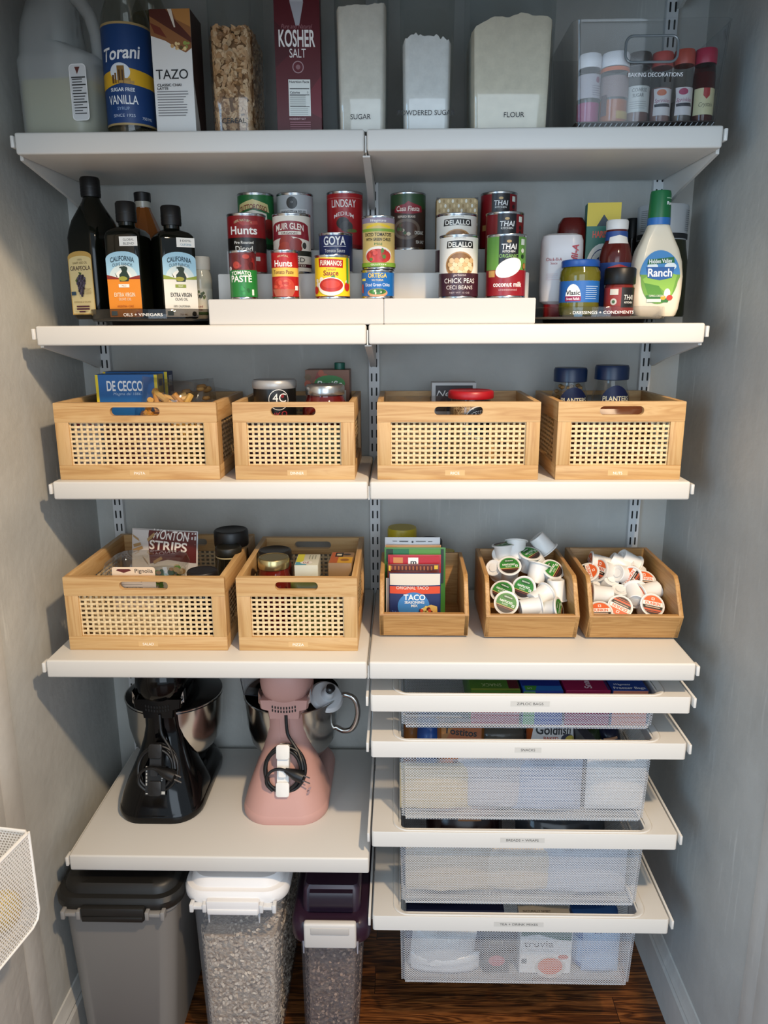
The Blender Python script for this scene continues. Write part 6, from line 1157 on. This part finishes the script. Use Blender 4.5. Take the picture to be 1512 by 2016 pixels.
# tea drawer
dbox(.075, .290, fy+.05, .08, ZD[3], .135, 'dark navy box of electrolyte mix in the TEA + DRINK MIXES drawer', '141c3c', None, 0, 'box', 'drink_mix_box', lambda w, d: [T('ELECTROLYTE DRINK MIX', -10, 30, 5, '7a86b0', w=90)])
pillow('tea_bag_pack', .14, .05, .10, 'white crumpled pouch at the left of the TEA + DRINK MIXES drawer', 'pouch', (.15, fy+.037, ZD[3]), H('cfd2d4', .3), (0, .1, 0), None, 61)
pillow('tea_bag_pack', .15, .04, .045, 'low white pouch lying at the front left of the TEA + DRINK MIXES drawer', 'pouch', (.16, fy+.030, ZD[3]), H('dadcde', .3), (0, 0, 0), None, 62)
dbox(.245, .300, fy+.02, .03, ZD[3], .105, 'dark tin with pale script in the TEA + DRINK MIXES drawer', '4a4440', lambda w, h: [T('tea', 0, h*.78, 11, 'b8b098', w=28, shear=.2), ov(0, h*.3, 18, 14, 'b4585a')], 0, 'tin', 'tea_tin')
dbox(.322, .435, fy+.020, .055, ZD[3], .128, 'white sweetener box marked truvia with an orange bowl picture', 'd9d7d2', lambda w, h: [('p', [(-w*.48, 1), (w*.48, 1), (w*.48, h*.66), (w*.2, h*.69), (-w*.15, h*.78), (-w*.48, h*.74)], 'e9e7e2'), ('p', [(-w*.48, h*.75), (-w*.15, h*.79), (w*.2, h*.70), (w*.48, h*.67), (w*.48, h*.99), (-w*.48, h*.99)], '2f5a3c'), T('truvia', -w*.14, h*.605, h*.13, '4a4c4e', w=w*.56), T('SWEET MONK', -w*.10, h*.47, h*.05, '8a8c8c', w=w*.5), ov(w*.10, h*.13, w*.30, h*.22, 'cfc9c0'), ov(w*.10, h*.15, w*.24, h*.17, 'd8704a'), ov(w*.34, h*.34, w*.1, h*.05, 'c8604a'), rb(-w*.46, h*.2, -w*.36, h*.3, '5a5c5c')], 0, 'box', 'sweetener_box', lambda w, d: [rb(-w/2+1, 1, w/2-1, d-1, 'd8cdb8'), T('NATURALLY SWEET', -w*.14, d*.68, 5.5, '3a2c24', w=w*.54, bold=.02), rb(-w*.44, d*.40, w*.05, d*.46, '9a8a74'), ov(w*.20, d*.12, w*.24, 8, '7a2c24'), ov(w*.38, d*.4, 6, 8, '8a2c24')])
X = .492; t = thing('cocoa_can', 'blue drink mix can lying at the right of the TEA + DRINK MIXES drawer', 'can', (X, fy+.075, ZD[3]+.055), 0)
b = new(); lathe(b, [(.05, -.052), (.052, -.05), (.052, .07), (.05, .072)], seg=36); obj('tin', b, H('2c5a9c', .35), t)
decal('label', t, cyl(.052), [rb(-60, -40, 60, 20, '9ab8dc'), rb(-60, 44, 60, 66, '1c3c7a'), T('SWISS', -10, 55, 12, 'dfe6f0', w=44, bold=.03), rb(20, 44, 46, 66, 'c8962c')], step=8)
pillow('tea_bag_pack', .08, .03, .11, 'pale blue pouch against the front mesh, right of the truvia box', 'pouch', (.500, fy+.031, ZD[3]), H('9db6d6', .35), (0, 0, 0), None, 63)
# ================================================================ food bins on the floor
def food_bin(x0, x1, bx0, bx1, yf, z1, d, label, bodym, lidm, latch, fill):
    xc = (x0+x1)/2; w = x1-x0
    t = thing('food_bin', label, 'food bin', (xc, yf, .0004), 0, 'lidded food bins on the floor')
    b = new(); bw = (bx1-bx0); bc = (bx0+bx1)/2-xc; top = w-.030
    rloft(b, [(bw*.9, d*.86, .03, 0, bc, d/2), (bw, d*.9, .034, .01, bc, d/2), (top, d*.95, .036, z1-.03, 0, d/2), (top+.012, d*.975, .038, z1-.028, 0, d/2), (top+.012, d*.975, .038, z1-.016, 0, d/2)], 7, 0, True, False); obj('bin_body', b, bodym, t)
    return t, xc, w, top
def lid_flat(t, w, d, z1, lidm, clipm):
    b = new(); rloft(b, [(w*.985, d*.985, .045, z1-.020, 0, d/2), (w, d, .048, z1-.014, 0, d/2), (w, d, .048, z1-.002, 0, d/2), (w*.97, d*.97, .046, z1+.006, 0, d/2), (w*.90, d*.92, .042, z1+.008, 0, d/2), (w*.875, d*.90, .04, z1+.020, 0, d/2), (w*.84, d*.87, .04, z1+.026, 0, d/2), (w*.74, d*.8, .04, z1+.027, 0, d/2)], 8)
    box(b, -w*.245, w*.245, -.012, .012, z1-.034, z1-.004, .003); box(b, -w*.235, w*.235, -.014, -.010, z1-.034, z1-.022, .0015)
    l = obj('lid', b, lidm, t)
    for s in (-1, 1):
        b = new(); box(b, *sorted((s*w*.255, s*w*.40)), -.009, .004, z1-.026, z1-.018, .0015)
        for q in (.265, .385): box(b, s*w*q-.004, s*w*q+.004, -.012, .004, z1-.031, z1-.012, .0015)
        obj('hinge_clip', b, clipm, l)
grey = milky('grey_bin_plastic', '8d8a86', .80, (.55, .55, .55), .4)
t, xc, w, top = food_bin(-.652, -.388, -.622, -.432, -.452, .425, .40, 'big grey translucent food bin with a black lid, by the left wall', grey, None, 0, 0)
lid_flat(t, w, .40, .425, H('171614', .45), H('8c8a88', .4))
b = new(); rloft(b, [(.15, .30, .03, .01, -.005, .2), (.19, .34, .03, .27, -.003, .2)], 5)
stuff('dry_food', 'dark dry food inside the grey bin with the black lid', 'dry food', b, H('3a3532', .8), (xc, -.452, .001))
haze = milky('clear_bin_plastic', 'b4b6ba', .27, (.97, .97, .98), .3)
t, xc, w, top = food_bin(-.390, -.170, -.365, -.203, -.432, .428, .37, 'clear food bin of oats with a white lid, in the middle', haze, None, 0, 0)
lid_flat(t, w, .37, .428, H('e9e7e6', .4), H('dcdcdc', .4))
for s in (-1, 1):
    b = new(); prism(b, [(s*.052-.003, .398), (s*.052+.003, .398), (s*.052+.001, .366), (s*.052-.001, .366)], 'y', -.003, .008); obj('catch', b, H('b8babd', .35), t)
def grainmat(name, cols, scale):
    m, t, bs, N = nodes(name); L = t.links.new; tc = N('ShaderNodeTexCoord'); v = N('ShaderNodeTexVoronoi', Scale=scale); L(tc.outputs['Object'], v.inputs[0])
    r = ramp(t, v.outputs['Color'], [(.1+.2*i, q) for i, q in enumerate(cols)]); L(r.outputs[0], bs.inputs['Base Color']); bs.inputs['Roughness'].default_value = .8
    bp = N('ShaderNodeBump', Strength=.6, Distance=.003); L(v.outputs['Distance'], bp.inputs['Height']); L(bp.outputs[0], bs.inputs['Normal']); return m
def taper(b, w0, w1, z0, z1, cx0, cx1):
    for v in b.verts:                                   # follow the rounded corners of the bin
        W_ = (w0+w1)/2; R_ = .036; x, y = abs(v.co.x)*W_, v.co.y-.019; cx, cy = W_/2-R_, R_
        if x > cx and y < cy:
            dx, dy = x-cx, cy-y; q = math.hypot(dx, dy)
            if q > R_-.002: v.co.x = math.copysign((cx+dx/q*(R_-.002))/W_, v.co.x); v.co.y = .019+cy-dy/q*(R_-.002)
    for v in b.verts:
        k = max(0, min(1, (v.co.z-z0)/(z1-z0))); v.co.x = v.co.x*(w0+(w1-w0)*k)+cx0+(cx1-cx0)*k
b = new(); box(b, -.46, .46, .026, .30, .012, .300, .003); 
c = new(); chips(c, 5200, .158, .30, .012, .310, .0048, 5, 21, .2, .06)
for v in c.verts: v.co.x /= .158; v.co.y += .021
taper(b, .155, .176, .01, .33, -.004, 0); taper(c, .157, .179, .01, .33, -.004, 0)
me = bpy.data.meshes.new('tmp'); b.to_mesh(me); c.from_mesh(me); b.free(); bpy.data.meshes.remove(me)
stuff('rolled_oats', 'pale rolled oats filling the bin with the white lid', 'oats', c, [grainmat('oat_mass', ('a89a88', 'c8b8a4', 'b8a893', 'e0d0bc', 'd0c0ac'), 190)]+[H(q, .75) for q in ('c8b8a4', 'e6d8c4', 'd4c4b0', 'efe2ce')], (xc, -.432, .001), None, False)
# third bin: purple black pour lid with a white latch
t, xc, w, top = food_bin(-.166, .000, -.149, -.031, -.432, .352, .34, 'narrow clear food bin with a purple black lid and white latch', milky('purple_bin_plastic', '8e8a8e', .24, (.94, .93, .94), .3), None, 0, 0)
plum = H('2a1828', .3)
b = new(); rloft(b, [(w*.98, .34*.99, .03, .316, 0, .17), (w, .342, .032, .322, 0, .17), (w, .342, .032, .352, 0, .17), (w*.94, .33, .03, .362, 0, .17), (w*.88, .31, .03, .366, 0, .172)], 7)
rloft(b, [(w*.74, .26, .014, .362, 0, .16), (w*.72, .25, .012, .412, 0, .165), (w*.66, .24, .012, .420, 0, .165)], 5)
l = obj('lid', b, plum, t)
b = new(); prism(b, [(.030, .366), (.024, .372), (.024, .398), (.030, .412), (.05, .414)], 'x', -.045, .045); obj('pour_flap', b, H('1c1220', .25), l)
b = new(); box(b, -.054, .054, -.012, .004, .312, .372, .005, 0, 3); box(b, -.040, .040, -.0135, -.008, .347, .364, .002, 1); obj('latch', b, [H('cfcac4', .4), H('bdb8b2', .4)], l)
for s in (-1, 1):
    b = new(); prism(b, [(s*.056-.002, .322), (s*.056+.002, .322), (s*.056+.001, .292), (s*.056-.001, .292)], 'y', -.002, .008); obj('catch', b, H('9a98a0', .35), t)
b = new(); box(b, -.46, .46, .024, .28, .012, .292, .003); c = new(); chips(c, 3200, .12, .28, .012, .300, .0048, 5, 23, .5, .04)
for v in c.verts: v.co.x /= .12; v.co.y += .021
taper(b, .112, .124, .01, .3, -.007, 0); taper(c, .114, .127, .01, .3, -.007, 0)
me = bpy.data.meshes.new('tmp'); b.to_mesh(me); c.from_mesh(me); b.free(); bpy.data.meshes.remove(me)
stuff('grain_flakes', 'brown grain flakes filling the bin with the white latch', 'grain', c, [grainmat('grain_mass', ('64564e', '806f64', '72645c', '97836f', '857468'), 190)]+[H(q, .75) for q in ('75645a', 'a68f7c', '857268', 'b89e88')], (xc, -.432, .001), None, False)
# ---------------------------------------------------------------- open door with its wire basket
b = new(); box(b, 0, .72, -.036, 0, .01, 2.03, .003); o = struct('door_1', b, H('d9d7d2', .4), True); o.location = (-.668, -.775, 0); o.rotation_euler = (0, 0, math.radians(-99))
t = thing('door_basket', 'white perforated metal basket on the door, at the left edge', 'basket', (-.535, -.698, .607), math.radians(-9))
pm = meshmat('perforated_metal', 'YZ', .0056, .0050, (.34, .34), 'eceae6'); pmx = meshmat('perforated_metal_end', 'XZ', .0056, .0050, (.34, .34), 'eceae6')
b = new(); L_, D_, H_ = .40, .115, .166; r = .02
pts = [(y, z) for y, z in ((-L_, H_), (-L_, r), (-L_+r*.3, r*.3), (-L_+r, 0), (-r, 0), (-r*.3, r*.3), (0, r), (0, H_))]
V = [[b.verts.new((x, y, z)) for y, z in pts] for x in (-D_, 0)]
b.faces.new(V[0]); b.faces.new(V[1])
for i in range(len(pts)-1): b.faces.new((V[0][i], V[1][i], V[1][i+1], V[0][i+1])).material_index = 1
obj('basket_mesh', b, [pm, pmx], t, False)
b = new(); tube(b, [(0, -L_, H_), (0, -.006, H_), (-.006, 0, H_), (-D_, 0, H_), (-D_, -L_, H_)], .003, 8, 0, True); tube(b, [(0, y, z) for y, z in pts], .0022, 8); tube(b, [(-D_, y, z) for y, z in pts], .0022, 8); obj('basket_rim', b, H('f2f0ec', .35), t)
t = thing('lemon', 'yellow lemon showing through the door basket at the left edge', 'lemon', (-.574, -.735, .655), 0, None, (1.4, .2, .3))
b = new(); lathe(b, [(.002, -.042), (.006, -.038), (.018, -.030), (.028, -.014), (.030, 0), (.028, .014), (.018, .029), (.007, .037), (.002, .042)], seg=24); obj('peel', b, H('dcb93a', .45), t)
pillow('potato_bag', .10, .075, .13, 'tan net bag in the door basket, nearer the camera than the lemon', 'bag', (-.604, -.835, .611), H('b39a6c', .5), (0, 0, 1.4), None, 71)
